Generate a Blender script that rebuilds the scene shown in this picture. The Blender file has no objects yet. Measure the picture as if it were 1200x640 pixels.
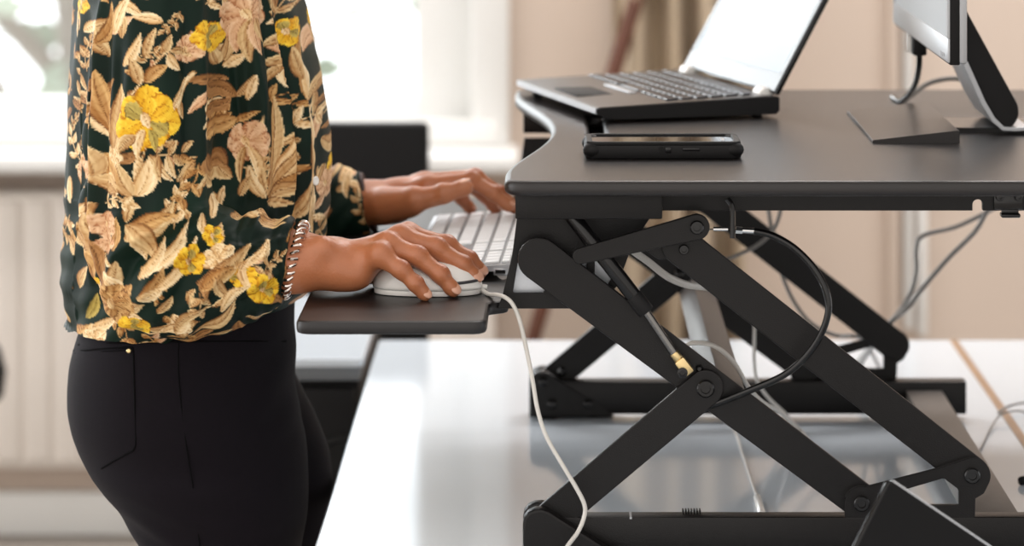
import bpy, bmesh, math, random
import numpy as np
from mathutils import Vector, Matrix, Quaternion
from mathutils.bvhtree import BVHTree

random.seed(7)
C = bpy.context.scene.collection
PI = math.pi
# ---------------------------------------------------------------- the camera's measurements
X0, Y0 = 652.0, -265.0        # where lines running away from the camera meet in the 1200x640 frame
DIST, FPX, ZC = 3.0, 3570.0, 1.495

def P(px, py, Y):
    k = (DIST + Y) / FPX
    return Vector(((px - X0) * k, Y, ZC - (py - Y0) * k))
def XX(px, Y=0.0): return (px - X0) * (DIST + Y) / FPX
def ZZ(py, Y=0.0): return ZC - (py - Y0) * (DIST + Y) / FPX
def XZ(pts, Y=0.0): return [(XX(a, Y), ZZ(b, Y)) for a, b in pts]

# ---------------------------------------------------------------- materials
def srgb(c):
    f = lambda v: v / 12.92 if v <= 0.04045 else ((v + 0.055) / 1.055) ** 2.4
    return tuple(f(v / 255.0) for v in c) + (1.0,)

def mat(name, rgb, rough=0.5, metal=0.0, spec=0.5, noise=0.0, nscale=40.0, bump=0.0, bscale=300.0, coat=0.0,
        emit=None, estr=0.0, sss=0.0, sheen=0.0, rvar=0.0):
    m = bpy.data.materials.new(name); m.use_nodes = True
    nt = m.node_tree; b = nt.nodes['Principled BSDF']
    col = srgb(rgb)
    b.inputs['Base Color'].default_value = col
    b.inputs['Roughness'].default_value = rough
    b.inputs['Metallic'].default_value = metal
    b.inputs['Specular IOR Level'].default_value = spec
    b.inputs['Coat Weight'].default_value = coat
    b.inputs['Sheen Weight'].default_value = sheen
    if sss:
        b.inputs['Subsurface Weight'].default_value = sss
        b.inputs['Subsurface Radius'].default_value = (0.012, 0.005, 0.003)
        b.inputs['Subsurface Scale'].default_value = 0.6
    if emit is not None:
        b.inputs['Emission Color'].default_value = srgb(emit)
        b.inputs['Emission Strength'].default_value = estr
    tc = nt.nodes.new('ShaderNodeTexCoord')
    if noise > 0 or rvar > 0:
        n = nt.nodes.new('ShaderNodeTexNoise'); n.inputs['Scale'].default_value = nscale; n.inputs['Detail'].default_value = 5
        nt.links.new(tc.outputs['Object'], n.inputs['Vector'])
        if noise > 0:
            r = nt.nodes.new('ShaderNodeMixRGB'); r.blend_type = 'MIX'
            lo = tuple(max(0, c * (1 - noise)) for c in col[:3]) + (1,)
            hi = tuple(min(1, c * (1 + noise)) for c in col[:3]) + (1,)
            r.inputs[1].default_value = lo; r.inputs[2].default_value = hi
            nt.links.new(n.outputs['Fac'], r.inputs[0]); nt.links.new(r.outputs[0], b.inputs['Base Color'])
        if rvar > 0:
            mr = nt.nodes.new('ShaderNodeMapRange'); mr.inputs['To Min'].default_value = max(0, rough - rvar); mr.inputs['To Max'].default_value = rough + rvar
            nt.links.new(n.outputs['Fac'], mr.inputs['Value']); nt.links.new(mr.outputs['Result'], b.inputs['Roughness'])
    if bump > 0:
        n2 = nt.nodes.new('ShaderNodeTexNoise'); n2.inputs['Scale'].default_value = bscale; n2.inputs['Detail'].default_value = 3
        nt.links.new(tc.outputs['Object'], n2.inputs['Vector'])
        bp = nt.nodes.new('ShaderNodeBump'); bp.inputs['Strength'].default_value = bump; bp.inputs['Distance'].default_value = 0.001
        nt.links.new(n2.outputs['Fac'], bp.inputs['Height']); nt.links.new(bp.outputs['Normal'], b.inputs['Normal'])
    return m

M = {}
M['powder'] = mat('black powder coated steel', (17, 15, 15), 0.38, spec=0.26, bump=0.25, bscale=900, noise=0.12, nscale=500)
M['laminate'] = mat('charcoal laminate', (35, 32, 32), 0.32, spec=0.4, bump=0.12, bscale=1400, noise=0.15, nscale=900)
M['edge'] = mat('black edge band', (40, 37, 37), 0.3, spec=0.5)
M['tray'] = mat('black tray laminate', (22, 19, 20), 0.40, spec=0.5, bump=0.1, bscale=1200, noise=0.12, nscale=700)
M['desk'] = mat('white desk laminate', (208, 216, 224), 0.085, spec=0.5, noise=0.02, nscale=6, rvar=0.02)
M['deskedge'] = mat('grey desk edge band', (150, 148, 146), 0.5)
M['joint'] = mat('brown joint', (150, 118, 88), 0.6, noise=0.2, nscale=60)
M['steel'] = mat('dark polished steel', (120, 118, 116), 0.22, metal=1.0)
M['chrome'] = mat('chrome', (215, 215, 215), 0.12, metal=1.0)
M['brass'] = mat('brass fitting', (214, 190, 140), 0.3, metal=1.0)
M['blackgloss'] = mat('black gloss paint', (12, 11, 12), 0.18, spec=0.4)
M['blackmatte'] = mat('black matte plastic', (18, 17, 18), 0.6, spec=0.25, bump=0.15, bscale=600)
M['rubber'] = mat('black rubber', (15, 15, 15), 0.55, spec=0.25)
M['whiteplastic'] = mat('white plastic', (242, 240, 236), 0.25, coat=0.2)
M['whitekey'] = mat('white key plastic', (244, 247, 250), 0.35)
M['alu'] = mat('brushed aluminium', (196, 198, 202), 0.35, metal=0.85, bump=0.05, bscale=500)
M['silver'] = mat('silver plastic', (176, 178, 182), 0.35, metal=0.3)
M['greyseam'] = mat('grey seam', (62, 62, 66), 0.35)
M['whitecable'] = mat('white cable', (206, 202, 196), 0.4)
M['greycable'] = mat('grey cable', (128, 124, 120), 0.45)
M['skin'] = mat('warm brown skin', (178, 112, 76), 0.38, spec=0.5, noise=0.10, nscale=60, bump=0.35, bscale=420, sss=0.12)
M['nail'] = mat('finger nail', (222, 168, 142), 0.2, spec=0.5, coat=0.3)
M['denim'] = mat('black stretch denim', (17, 13, 19), 0.8, spec=0.12, noise=0.25, nscale=400, bump=0.35, bscale=1500, sheen=0.03)
M['seam'] = mat('black seam', (9, 8, 10), 0.9, spec=0.1)
M['hair'] = mat('dark brown hair', (38, 26, 20), 0.45, noise=0.3, nscale=120, bump=0.5, bscale=200)
M['shoe'] = mat('black leather shoe', (22, 21, 22), 0.35)
M['copper'] = mat('rose silver links', (226, 214, 206), 0.14, metal=1.0)
M['strap'] = mat('dark brown strap', (58, 38, 36), 0.6)
M['wall'] = mat('beige wall paint', (206, 190, 177), 0.85, spec=0.2, noise=0.03, nscale=4, bump=0.1, bscale=120)
M['whitepaint'] = mat('white gloss paint', (232, 232, 230), 0.4, noise=0.015, nscale=8)
M['radiator'] = mat('white radiator enamel', (226, 218, 210), 0.4, noise=0.02, nscale=10)
M['floor'] = mat('grey floor', (150, 142, 134), 0.55, noise=0.12, nscale=3)
M['ground'] = mat('grey yard', (150, 152, 150), 0.9, noise=0.15, nscale=2)
M['brownwood'] = mat('reddish brown wood', (82, 40, 18), 0.6, noise=0.25, nscale=12)
M['curtain'] = mat('beige cloth', (186, 168, 144), 0.9, noise=0.08, nscale=60, sheen=0.1)
M['screen'] = mat('lit screen', (30, 32, 36), 0.2, emit=(222, 234, 246), estr=0.88)
M['screenmatte'] = mat('matte display', (120, 124, 128), 0.3, emit=(176, 184, 190), estr=0.35)
M['phoneglass'] = mat('dark display glass', (7, 7, 9), 0.04, spec=0.18)
M['palmrest'] = mat('dark grey palm rest', (58, 53, 51), 0.3, noise=0.1, nscale=30)
M['blackgloss2'] = mat('black laptop shell', (14, 13, 14), 0.3, spec=0.3)
M['laptopkey'] = mat('grey laptop key', (46, 46, 52), 0.3)
M['galva'] = mat('galvanised steel', (206, 210, 216), 0.42, metal=0.7, noise=0.06, nscale=300)
M['powder_lit'] = mat('window lit powder coated steel', (104, 98, 94), 0.4, spec=0.5, bump=0.2, bscale=900)  # lighter copy of the black coat: window light on the crossbars put into the colour
M['bezelgrey'] = mat('grey bezel', (104, 108, 112), 0.35)
M['keybed'] = mat('grey key bed', (126, 128, 132), 0.4)
M['bark'] = mat('grey bark', (160, 152, 144), 0.9, noise=0.3, nscale=20)
M['leaf'] = mat('pale leaves', (176, 188, 172), 0.8, noise=0.3, nscale=8)
def screen_mat():
    """display showing a pale page: bluish at the bottom, white higher up"""
    m = mat('lit screen', (14, 15, 18), 0.35, spec=0.2); nt = m.node_tree; b = nt.nodes['Principled BSDF']
    tc = nt.nodes.new('ShaderNodeTexCoord'); sp = nt.nodes.new('ShaderNodeSeparateXYZ'); r = nt.nodes.new('ShaderNodeValToRGB')
    nt.links.new(tc.outputs['Generated'], sp.inputs[0]); nt.links.new(sp.outputs['Z'], r.inputs[0])
    e = r.color_ramp.elements; e[0].position = 0.0; e[0].color = srgb((186, 196, 206)); e[1].position = 1.0; e[1].color = srgb((214, 228, 242))
    for p, c in ((.18, (200, 212, 224)), (.24, (232, 240, 247)), (.5, (240, 246, 250)), (.75, (226, 236, 246))):
        q = r.color_ramp.elements.new(p); q.color = srgb(c)
    nt.links.new(r.outputs[0], b.inputs['Emission Color']); b.inputs['Emission Strength'].default_value = 0.62
    return m
M['screen'] = screen_mat()
def glass_mat():
    m = bpy.data.materials.new('window glass'); m.use_nodes = True; nt = m.node_tree
    for n in list(nt.nodes): nt.nodes.remove(n)
    o = nt.nodes.new('ShaderNodeOutputMaterial'); t = nt.nodes.new('ShaderNodeBsdfTransparent'); g = nt.nodes.new('ShaderNodeBsdfGlossy')
    g.inputs['Roughness'].default_value = 0.02
    mx = nt.nodes.new('ShaderNodeMixShader'); mx.inputs[0].default_value = 0.06
    t.inputs['Color'].default_value = (0.96, 0.97, 0.97, 1)
    nt.links.new(t.outputs[0], mx.inputs[1]); nt.links.new(g.outputs[0], mx.inputs[2]); nt.links.new(mx.outputs[0], o.inputs[0])
    return m
M['glass'] = glass_mat()

# ---------------------------------------------------------------- object helpers
def setp(o, parent):
    if parent is not None:
        o.parent = parent
        o.matrix_parent_inverse = WM(parent).inverted()
    return o
def WM(o):
    m = Matrix.LocRotScale(o.location, o.rotation_euler, o.scale)
    if o.parent is not None: m = WM(o.parent) @ o.matrix_parent_inverse @ m
    return m
def tag(o, label=None, cat=None, group=None, kind=None):
    if label: o['label'] = label
    if cat: o['category'] = cat
    if group: o['group'] = group
    if kind: o['kind'] = kind
    return o
def thing(name, loc, label, cat, group=None, rz=0.0):
    o = bpy.data.objects.new(name, None); C.objects.link(o); o.empty_display_size = 0.05
    o.location = loc; o.rotation_euler = (0, 0, rz)
    return tag(o, label, cat, group)
def link(name, me, m=None, parent=None, smooth=False, label=None):
    o = bpy.data.objects.new(name, me); C.objects.link(o)
    if m is not None: me.materials.append(M[m] if isinstance(m, str) else m)
    if smooth and len(me.polygons):
        me.polygons.foreach_set('use_smooth', [True] * len(me.polygons))
    setp(o, parent)
    if label: o['label'] = label
    return o
def autosmooth(o, ang=40):
    me = o.data
    me.polygons.foreach_set('use_smooth', [True] * len(me.polygons))
    bm = bmesh.new(); bm.from_mesh(me); a = math.radians(ang)
    for e in bm.edges:
        if len(e.link_faces) == 2 and e.calc_face_angle(0) > a: e.smooth = False
    bm.to_mesh(me); bm.free()
    return o
def pymesh(name, v, f):
    me = bpy.data.meshes.new(name); me.from_pydata([tuple(p) for p in v], [], f); me.update(); return me

class MB:
    """collects shapes of ONE part"""
    def __init__(s): s.bm = bmesh.new()
    def box(s, lo, hi, bev=0.0, seg=2, mtx=None):
        lo, hi = Vector(lo), Vector(hi)
        r = bmesh.ops.create_cube(s.bm, size=1.0); vs = r['verts']
        c, d = (lo + hi) / 2, hi - lo
        for v in vs: v.co = Vector((v.co.x * d.x + c.x, v.co.y * d.y + c.y, v.co.z * d.z + c.z))
        if bev > 0:
            es = list({e for v in vs for e in v.link_edges})
            rr = bmesh.ops.bevel(s.bm, geom=es, offset=bev, segments=seg, affect='EDGES', profile=0.5)
            vs = list({v for f in rr['faces'] for v in f.verts} | {v for v in vs if v.is_valid})
        if mtx is not None:
            for v in vs: v.co = mtx @ v.co
        return s
    def cyl(s, a, b, r0, r1=None, n=20, bev=0.0):
        a, b = Vector(a), Vector(b); r1 = r0 if r1 is None else r1
        d = b - a; q = d.to_track_quat('Z', 'Y').to_matrix()
        prof = [(r0, 0.0), (r1, d.length)]
        if bev > 0:
            prof = [(r0 - bev, 0.0), (r0 - bev * .3, bev * .3), (r0, bev), (r1, d.length - bev), (r1 - bev * .3, d.length - bev * .3), (r1 - bev, d.length)]
        rings = []
        for r, h in prof:
            rings.append([s.bm.verts.new(a + q @ Vector((r * math.cos(2 * PI * i / n), r * math.sin(2 * PI * i / n), h))) for i in range(n)])
        for k in range(len(rings) - 1):
            for i in range(n): s.bm.faces.new((rings[k][i], rings[k][(i + 1) % n], rings[k + 1][(i + 1) % n], rings[k + 1][i]))
        s.bm.faces.new(list(reversed(rings[0]))); s.bm.faces.new(rings[-1])
        return s
    def lathe(s, o, axis, prof, n=24):
        o = Vector(o); q = Vector(axis).normalized().to_track_quat('Z', 'Y').to_matrix(); rings = []
        for r, h in prof:
            r = max(r, 1e-5)
            rings.append([s.bm.verts.new(o + q @ Vector((r * math.cos(2 * PI * i / n), r * math.sin(2 * PI * i / n), h))) for i in range(n)])
        for k in range(len(rings) - 1):
            for i in range(n): s.bm.faces.new((rings[k][i], rings[k][(i + 1) % n], rings[k + 1][(i + 1) % n], rings[k + 1][i]))
        s.bm.faces.new(list(reversed(rings[0]))); s.bm.faces.new(rings[-1])
        return s
    def tube(s, pts, r, n=10, sub=8, closed=False, flat=1.0):
        ps = spline([Vector(p) for p in pts], sub, closed); m = len(ps)
        rr = r if callable(r) else (lambda t: r)
        rings = []; up = None
        for i, p in enumerate(ps):
            if closed: d = ps[(i + 1) % m] - ps[i - 1]
            else: d = ps[min(i + 1, m - 1)] - ps[max(i - 1, 0)]
            d.normalize()
            if up is None: up = Vector((0, 0, 1)) if abs(d.z) < .9 else Vector((0, 1, 0))
            up = (up - d * up.dot(d)).normalized(); sd = d.cross(up)
            R = rr(i / max(1, m - 1))
            rings.append([s.bm.verts.new(p + (up * math.cos(2 * PI * k / n) * flat + sd * math.sin(2 * PI * k / n)) * R) for k in range(n)])
        for i in range(m if closed else m - 1):
            a, b = rings[i], rings[(i + 1) % m]
            for k in range(n): s.bm.faces.new((a[k], a[(k + 1) % n], b[(k + 1) % n], b[k]))
        if not closed:
            s.bm.faces.new(list(reversed(rings[0]))); s.bm.faces.new(rings[-1])
        return s
    def ellipsoid(s, c, r, q=None, n=16):
        rr = bmesh.ops.create_uvsphere(s.bm, u_segments=n, v_segments=max(6, n // 2), radius=1.0)
        for v in rr['verts']:
            p = Vector((v.co.x * r[0], v.co.y * r[1], v.co.z * r[2]))
            if q is not None: p = q @ p
            v.co = p + Vector(c)
        return s
    def torus(s, c, axis, R, r, n=16, k=8):
        q = Vector(axis).normalized().to_track_quat('Z', 'Y').to_matrix(); rings = []
        for i in range(n):
            a = 2 * PI * i / n
            rings.append([s.bm.verts.new(Vector(c) + q @ Vector(((R + r * math.cos(2 * PI * j / k)) * math.cos(a), (R + r * math.cos(2 * PI * j / k)) * math.sin(a), r * math.sin(2 * PI * j / k)))) for j in range(k)])
        for i in range(n):
            for j in range(k): s.bm.faces.new((rings[i][j], rings[(i + 1) % n][j], rings[(i + 1) % n][(j + 1) % k], rings[i][(j + 1) % k]))
        return s
    def prism(s, sect, y0, y1):
        """closed XZ section extruded along Y"""
        a = [s.bm.verts.new((x, y0, z)) for x, z in sect]; b = [s.bm.verts.new((x, y1, z)) for x, z in sect]; n = len(sect)
        for i in range(n): s.bm.faces.new((a[i], a[(i + 1) % n], b[(i + 1) % n], b[i]))
        s.bm.faces.new(list(reversed(a))); s.bm.faces.new(b)
        return s
    def build(s, name, m, parent=None, smooth=True, ang=40, label=None):
        bmesh.ops.recalc_face_normals(s.bm, faces=s.bm.faces[:])
        me = bpy.data.meshes.new(name); s.bm.to_mesh(me); s.bm.free()
        o = link(name, me, m, parent, False, label)
        if smooth: autosmooth(o, ang)
        return o

def spline(ps, sub=8, closed=False):
    if len(ps) < 3 and not closed:
        return [ps[0].lerp(ps[-1], i / sub) for i in range(sub + 1)]
    out = []; n = len(ps)
    for i in range(n if closed else n - 1):
        g = (lambda k: ps[k % n]) if closed else (lambda k: ps[max(0, min(n - 1, k))])
        p0, p1, p2, p3 = g(i - 1), g(i), g(i + 1), g(i + 2)
        for k in range(sub):
            t = k / sub
            out.append(0.5 * ((2 * p1) + (p2 - p0) * t + (2 * p0 - 5 * p1 + 4 * p2 - p3) * t * t + (3 * p1 - p0 - 3 * p2 + p3) * t ** 3))
    if not closed: out.append(ps[-1].copy())
    return out

def flat_mesh(outlines, half, bevel=0.0008):
    """filled 2D outlines (first outside, rest holes) given thickness"""
    cu = bpy.data.curves.new('tmp', 'CURVE'); cu.dimensions = '2D'; cu.fill_mode = 'BOTH'
    bevel = min(bevel, half * .8)
    cu.extrude = half - bevel; cu.bevel_depth = bevel; cu.bevel_resolution = 1 if bevel < .004 else 4; cu.offset = -bevel
    for o in outlines:
        s = cu.splines.new('POLY'); s.points.add(len(o) - 1)
        for p, q in zip(s.points, o): p.co = (q[0], q[1], 0, 1)
        s.use_cyclic_u = True
    ob = bpy.data.objects.new('tmp', cu); C.objects.link(ob)
    dg = bpy.context.evaluated_depsgraph_get()
    me = bpy.data.meshes.new_from_object(ob.evaluated_get(dg))
    bpy.data.objects.remove(ob); bpy.data.curves.remove(cu)
    me.materials.clear()
    return me
def plate(name, outlines, y0, y1, m, parent=None, bevel=0.0008, label=None):
    """upright plate: outlines in X,Z, thickness from y0 to y1"""
    me = flat_mesh(outlines, abs(y1 - y0) / 2, bevel)
    me.transform(Matrix.Translation((0, (y0 + y1) / 2, 0)) @ Matrix.Rotation(PI / 2, 4, 'X'))
    return autosmooth(link(name, me, m, parent, False, label), 35)
def slab(name, outlines, z0, z1, m, parent=None, bevel=0.0015, label=None):
    me = flat_mesh(outlines, abs(z1 - z0) / 2, bevel)
    me.transform(Matrix.Translation((0, 0, (z0 + z1) / 2)))
    return autosmooth(link(name, me, m, parent, False, label), 35)
def arc(c, r, a0, a1, n=10):
    return [(c[0] + r * math.cos(math.radians(a0 + (a1 - a0) * i / n)), c[1] + r * math.sin(math.radians(a0 + (a1 - a0) * i / n))) for i in range(n + 1)]
def capsule(a, b, ra, rb, n=14):
    ang = math.degrees(math.atan2(b[1] - a[1], b[0] - a[0]))
    return arc(a, ra, ang + 90, ang + 270, n) + arc(b, rb, ang - 90, ang + 90, n)
def rrect(x0, y0, x1, y1, r, n=6):
    return arc((x1 - r, y1 - r), r, 0, 90, n) + arc((x0 + r, y1 - r), r, 90, 180, n) + arc((x0 + r, y0 + r), r, 180, 270, n) + arc((x1 - r, y0 + r), r, 270, 360, n)
def roundpoly(pts, r, n=5):
    """polygon with rounded corners; r one value or one per corner"""
    out = []; m = len(pts)
    for i in range(m):
        p0, p1, p2 = Vector(pts[i - 1]), Vector(pts[i]), Vector(pts[(i + 1) % m]); rad = r[i] if isinstance(r, (list, tuple)) else r
        if rad <= 0: out.append(tuple(p1)); continue
        d0, d1 = (p0 - p1), (p2 - p1); L = min(rad, d0.length * .48, d1.length * .48)
        a, b = p1 + d0.normalized() * L, p1 + d1.normalized() * L
        for k in range(n + 1):
            t = k / n; out.append(tuple(a * (1 - t) ** 2 + p1 * 2 * t * (1 - t) + b * t * t))
    return out

# ---------------------------------------------------------------- numeric solids for the figure
def smin(a, b, k):
    h = np.clip(0.5 + 0.5 * (b - a) / k, 0, 1)
    return b * (1 - h) + a * h - k * h * (1 - h)
class Grid:
    def __init__(s, lo, hi, h):
        s.lo = np.array(lo, np.float32); s.h = h
        n = np.ceil((np.array(hi) - np.array(lo)) / h).astype(int) + 1
        ax = [s.lo[i] + np.arange(n[i], dtype=np.float32) * h for i in range(3)]
        s.X, s.Y, s.Z = ax[0][:, None, None], ax[1][None, :, None], ax[2][None, None, :]
        s.n = n
    def cone(s, a, b, ra, rb):
        a = np.array(a, np.float32); b = np.array(b, np.float32); d = b - a; L = float((d * d).sum()) + 1e-12
        t = np.clip(((s.X - a[0]) * d[0] + (s.Y - a[1]) * d[1] + (s.Z - a[2]) * d[2]) / L, 0, 1)
        return np.sqrt((s.X - a[0] - t * d[0]) ** 2 + (s.Y - a[1] - t * d[1]) ** 2 + (s.Z - a[2] - t * d[2]) ** 2) - (ra + (rb - ra) * t)
    def ball(s, c, r):
        r = (r, r, r) if not hasattr(r, '__len__') else r
        return (np.sqrt(((s.X - c[0]) / r[0]) ** 2 + ((s.Y - c[1]) / r[1]) ** 2 + ((s.Z - c[2]) / r[2]) ** 2) - 1) * min(r)
    def loft(s, zs, cx, a, cy, b, p=2.0):
        """upright body: per height centre and half sizes"""
        z = s.Z.ravel(); o = np.argsort(zs); zs = np.array(zs)[o]
        f = lambda v: np.interp(z, zs, np.array(v)[o]).astype(np.float32)[None, None, :]
        CX, A, CY, B = f(cx), f(a), f(cy), f(b)
        q = (np.abs((s.X - CX) / A) ** p + np.abs((s.Y - CY) / B) ** p) ** (1 / p)
        d = (q - 1) * np.minimum(A, B)
        return np.maximum(d, np.maximum(s.Z - zs[-1], zs[0] - s.Z))
    def nets(s, F):
        F = F.astype(np.float32); n = F.shape; ins = F < 0
        c = [F[i:n[0] - 1 + i, j:n[1] - 1 + j, k:n[2] - 1 + k] for i in (0, 1) for j in (0, 1) for k in (0, 1)]
        m = np.zeros(c[0].shape, int)
        for q in c: m += (q < 0)
        mask = (m > 0) & (m < 8); idx = np.argwhere(mask); vals = [q[mask] for q in c]
        offs = [(i, j, k) for i in (0, 1) for j in (0, 1) for k in (0, 1)]
        acc = np.zeros((len(idx), 3)); cnt = np.zeros(len(idx))
        for e0 in range(8):
            for e1 in range(e0 + 1, 8):
                d = [offs[e1][q] - offs[e0][q] for q in range(3)]
                if sum(abs(v) for v in d) != 1: continue
                a, b = vals[e0], vals[e1]; cr = (a < 0) != (b < 0)
                t = np.where(cr, a / np.where(cr, a - b, 1), 0)
                p = np.array(offs[e0])[None, :] + t[:, None] * np.array(d)[None, :]
                acc += np.where(cr[:, None], p, 0); cnt += cr
        V = (idx + acc / cnt[:, None]) * s.h + s.lo
        num = -np.ones(mask.shape, int); num[mask] = np.arange(len(idx)); faces = []
        for ax in range(3):
            u, w = (ax + 1) % 3, (ax + 2) % 3
            sl0 = [slice(None)] * 3; sl1 = [slice(None)] * 3; sl0[ax] = slice(0, -1); sl1[ax] = slice(1, None)
            A, B = ins[tuple(sl0)], ins[tuple(sl1)]
            ch = np.argwhere(A != B)
            ch = ch[(ch[:, u] > 0) & (ch[:, w] > 0) & (ch[:, u] < n[u] - 1) & (ch[:, w] < n[w] - 1)]
            flip = ~A[tuple(ch.T)]
            def cell(du, dw):
                q = ch.copy(); q[:, u] += du; q[:, w] += dw; return num[tuple(q.T)]
            f = np.stack([cell(-1, -1), cell(0, -1), cell(0, 0), cell(-1, 0)], 1)
            f[flip] = f[flip][:, ::-1]; faces.append(f)
        Fc = np.concatenate(faces); Fc = Fc[(Fc >= 0).all(1)]
        return V, Fc
def npmesh(name, V, F):
    me = bpy.data.meshes.new(name); me.vertices.add(len(V)); me.vertices.foreach_set('co', np.asarray(V, np.float32).ravel())
    me.loops.add(F.size); me.loops.foreach_set('vertex_index', F.astype(np.int32).ravel())
    me.polygons.add(len(F)); me.polygons.foreach_set('loop_start', np.arange(0, F.size, 4, dtype=np.int32))
    me.update(calc_edges=True); me.validate(); 
    me.polygons.foreach_set('use_smooth', [True] * len(me.polygons))
    return me
def relax(V, F, it=2, w=0.5):
    for _ in range(it):
        S = np.zeros_like(V); n = np.zeros(len(V))
        for a, b in ((0, 1), (1, 2), (2, 3), (3, 0)):
            np.add.at(S, F[:, a], V[F[:, b]]); np.add.at(S, F[:, b], V[F[:, a]])
            np.add.at(n, F[:, a], 1); np.add.at(n, F[:, b], 1)
        V = V * (1 - w) + w * S / np.maximum(n, 1)[:, None]
    return V
# ================================================================ camera, light, sky
cam_d = bpy.data.cameras.new('camera'); cam = bpy.data.objects.new('camera', cam_d); C.objects.link(cam)
cam.location = (0, -DIST, ZC); cam.rotation_euler = (PI / 2, 0, 0)
cam_d.sensor_width = 36.0; cam_d.sensor_fit = 'HORIZONTAL'; cam_d.lens = 36.0 * FPX / 1200.0
cam_d.shift_x = (600 - X0) / 1200.0; cam_d.shift_y = (Y0 - 320) / 1200.0
cam_d.clip_start = 0.05; cam_d.clip_end = 200
cam_d.dof.use_dof = True; cam_d.dof.focus_distance = 3.03; cam_d.dof.aperture_fstop = 4.2
bpy.context.scene.camera = cam
sc = bpy.context.scene
sc.view_settings.view_transform = 'Standard'; sc.view_settings.look = 'None'
sc.view_settings.gamma = 1.0; sc.view_settings.use_curve_mapping = False
sc.view_settings.exposure = 0.32

w = bpy.data.worlds.new('sky'); sc.world = w; w.use_nodes = True; nt = w.node_tree
bg = nt.nodes['Background']
tc = nt.nodes.new('ShaderNodeTexCoord'); sp = nt.nodes.new('ShaderNodeSeparateXYZ')
nt.links.new(tc.outputs['Generated'], sp.inputs[0])
ry = nt.nodes.new('ShaderNodeValToRGB'); e = ry.color_ramp.elements
e[0].position = 0.35; e[0].color = (1.22, 1.15, 1.08, 1); e[1].position = 0.62; e[1].color = (2.9, 3.0, 3.1, 1)
my = nt.nodes.new('ShaderNodeMapRange'); my.inputs['From Min'].default_value = -1; my.inputs['From Max'].default_value = 1
nt.links.new(sp.outputs['Y'], my.inputs['Value']); nt.links.new(my.outputs['Result'], ry.inputs[0])
rx_ = nt.nodes.new('ShaderNodeMapRange'); rx_.inputs['From Min'].default_value = -1; rx_.inputs['From Max'].default_value = 1
rx_.inputs['To Min'].default_value = 1.4; rx_.inputs['To Max'].default_value = 0.6
nt.links.new(sp.outputs['X'], rx_.inputs['Value'])
ml = nt.nodes.new('ShaderNodeVectorMath'); ml.operation = 'SCALE'
nt.links.new(ry.outputs[0], ml.inputs[0]); nt.links.new(rx_.outputs['Result'], ml.inputs['Scale'])
nt.links.new(ml.outputs[0], bg.inputs['Color']); bg.inputs['Strength'].default_value = 1.0

def sun(name, frm, energy, angle, col=(1, 1, 1)):
    d = bpy.data.lights.new(name, 'SUN'); d.energy = energy; d.angle = math.radians(angle); d.color = col
    o = bpy.data.objects.new(name, d); C.objects.link(o)
    o.rotation_euler = Vector(frm).to_track_quat('Z', 'Y').to_euler()
    return o
sun('daylight', (-0.52, 0.78, 0.33), 1.8, 34, (0.95, 0.98, 1.0))

def area_light(name, loc, sx, sy, energy, col, aim=(0, 0, 1)):
    d = bpy.data.lights.new(name, 'AREA'); d.shape = 'RECTANGLE'; d.size = sx; d.size_y = sy; d.energy = energy; d.color = col
    o = bpy.data.objects.new(name, d); C.objects.link(o); o.location = loc; o.rotation_euler = Vector(aim).to_track_quat('Z', 'Y').to_euler()
area_light('fill_light', (.9, 2.15, 3.1), 1.8, .5, 46, (1.0, .96, .94))  # unseen overhead fill lights, added to brighten the far wall and desk
area_light('fill_light', (-1.4, 2.15, 3.1), 1.8, .5, 24, (1.0, .97, .96))
# ================================================================ the room
WY = 3.0                                                     # face of the far wall
WX0, WX1 = -3.7, XX(597, WY)                                 # window opening
WZ0, WZ1 = 0.765, 2.35
def struct(name, mb, m, label=None, parent=None):
    o = mb.build(name, m, parent, ang=30)
    if parent is None: tag(o, label, None, None, 'structure')
    return o
struct('floor', MB().box((-5, -4.5, -0.1), (5, 3.3, 0.0)), 'floor', 'grey floor')
struct('ceiling', MB().box((-5, -1.2, 3.2), (5, 3.3, 3.3)), 'whitepaint', 'white ceiling')
bw = MB()
bw.box((WX1, WY, 0), (5, WY + 0.3, 3.2)); bw.box((-5, WY, 0), (WX0, WY + 0.3, 3.2))
bw.box((WX0, WY, 0), (WX1, WY + 0.3, WZ0)); bw.box((WX0, WY, WZ1), (WX1, WY + 0.3, 3.2))
struct('wall_back', bw, 'wall', 'beige wall with the window in it')
struct('baseboard_back', MB().box((-5, WY - 0.022, 0), (5, WY, 0.085), 0.004), 'whitepaint', 'white baseboard along the beige wall')
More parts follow.
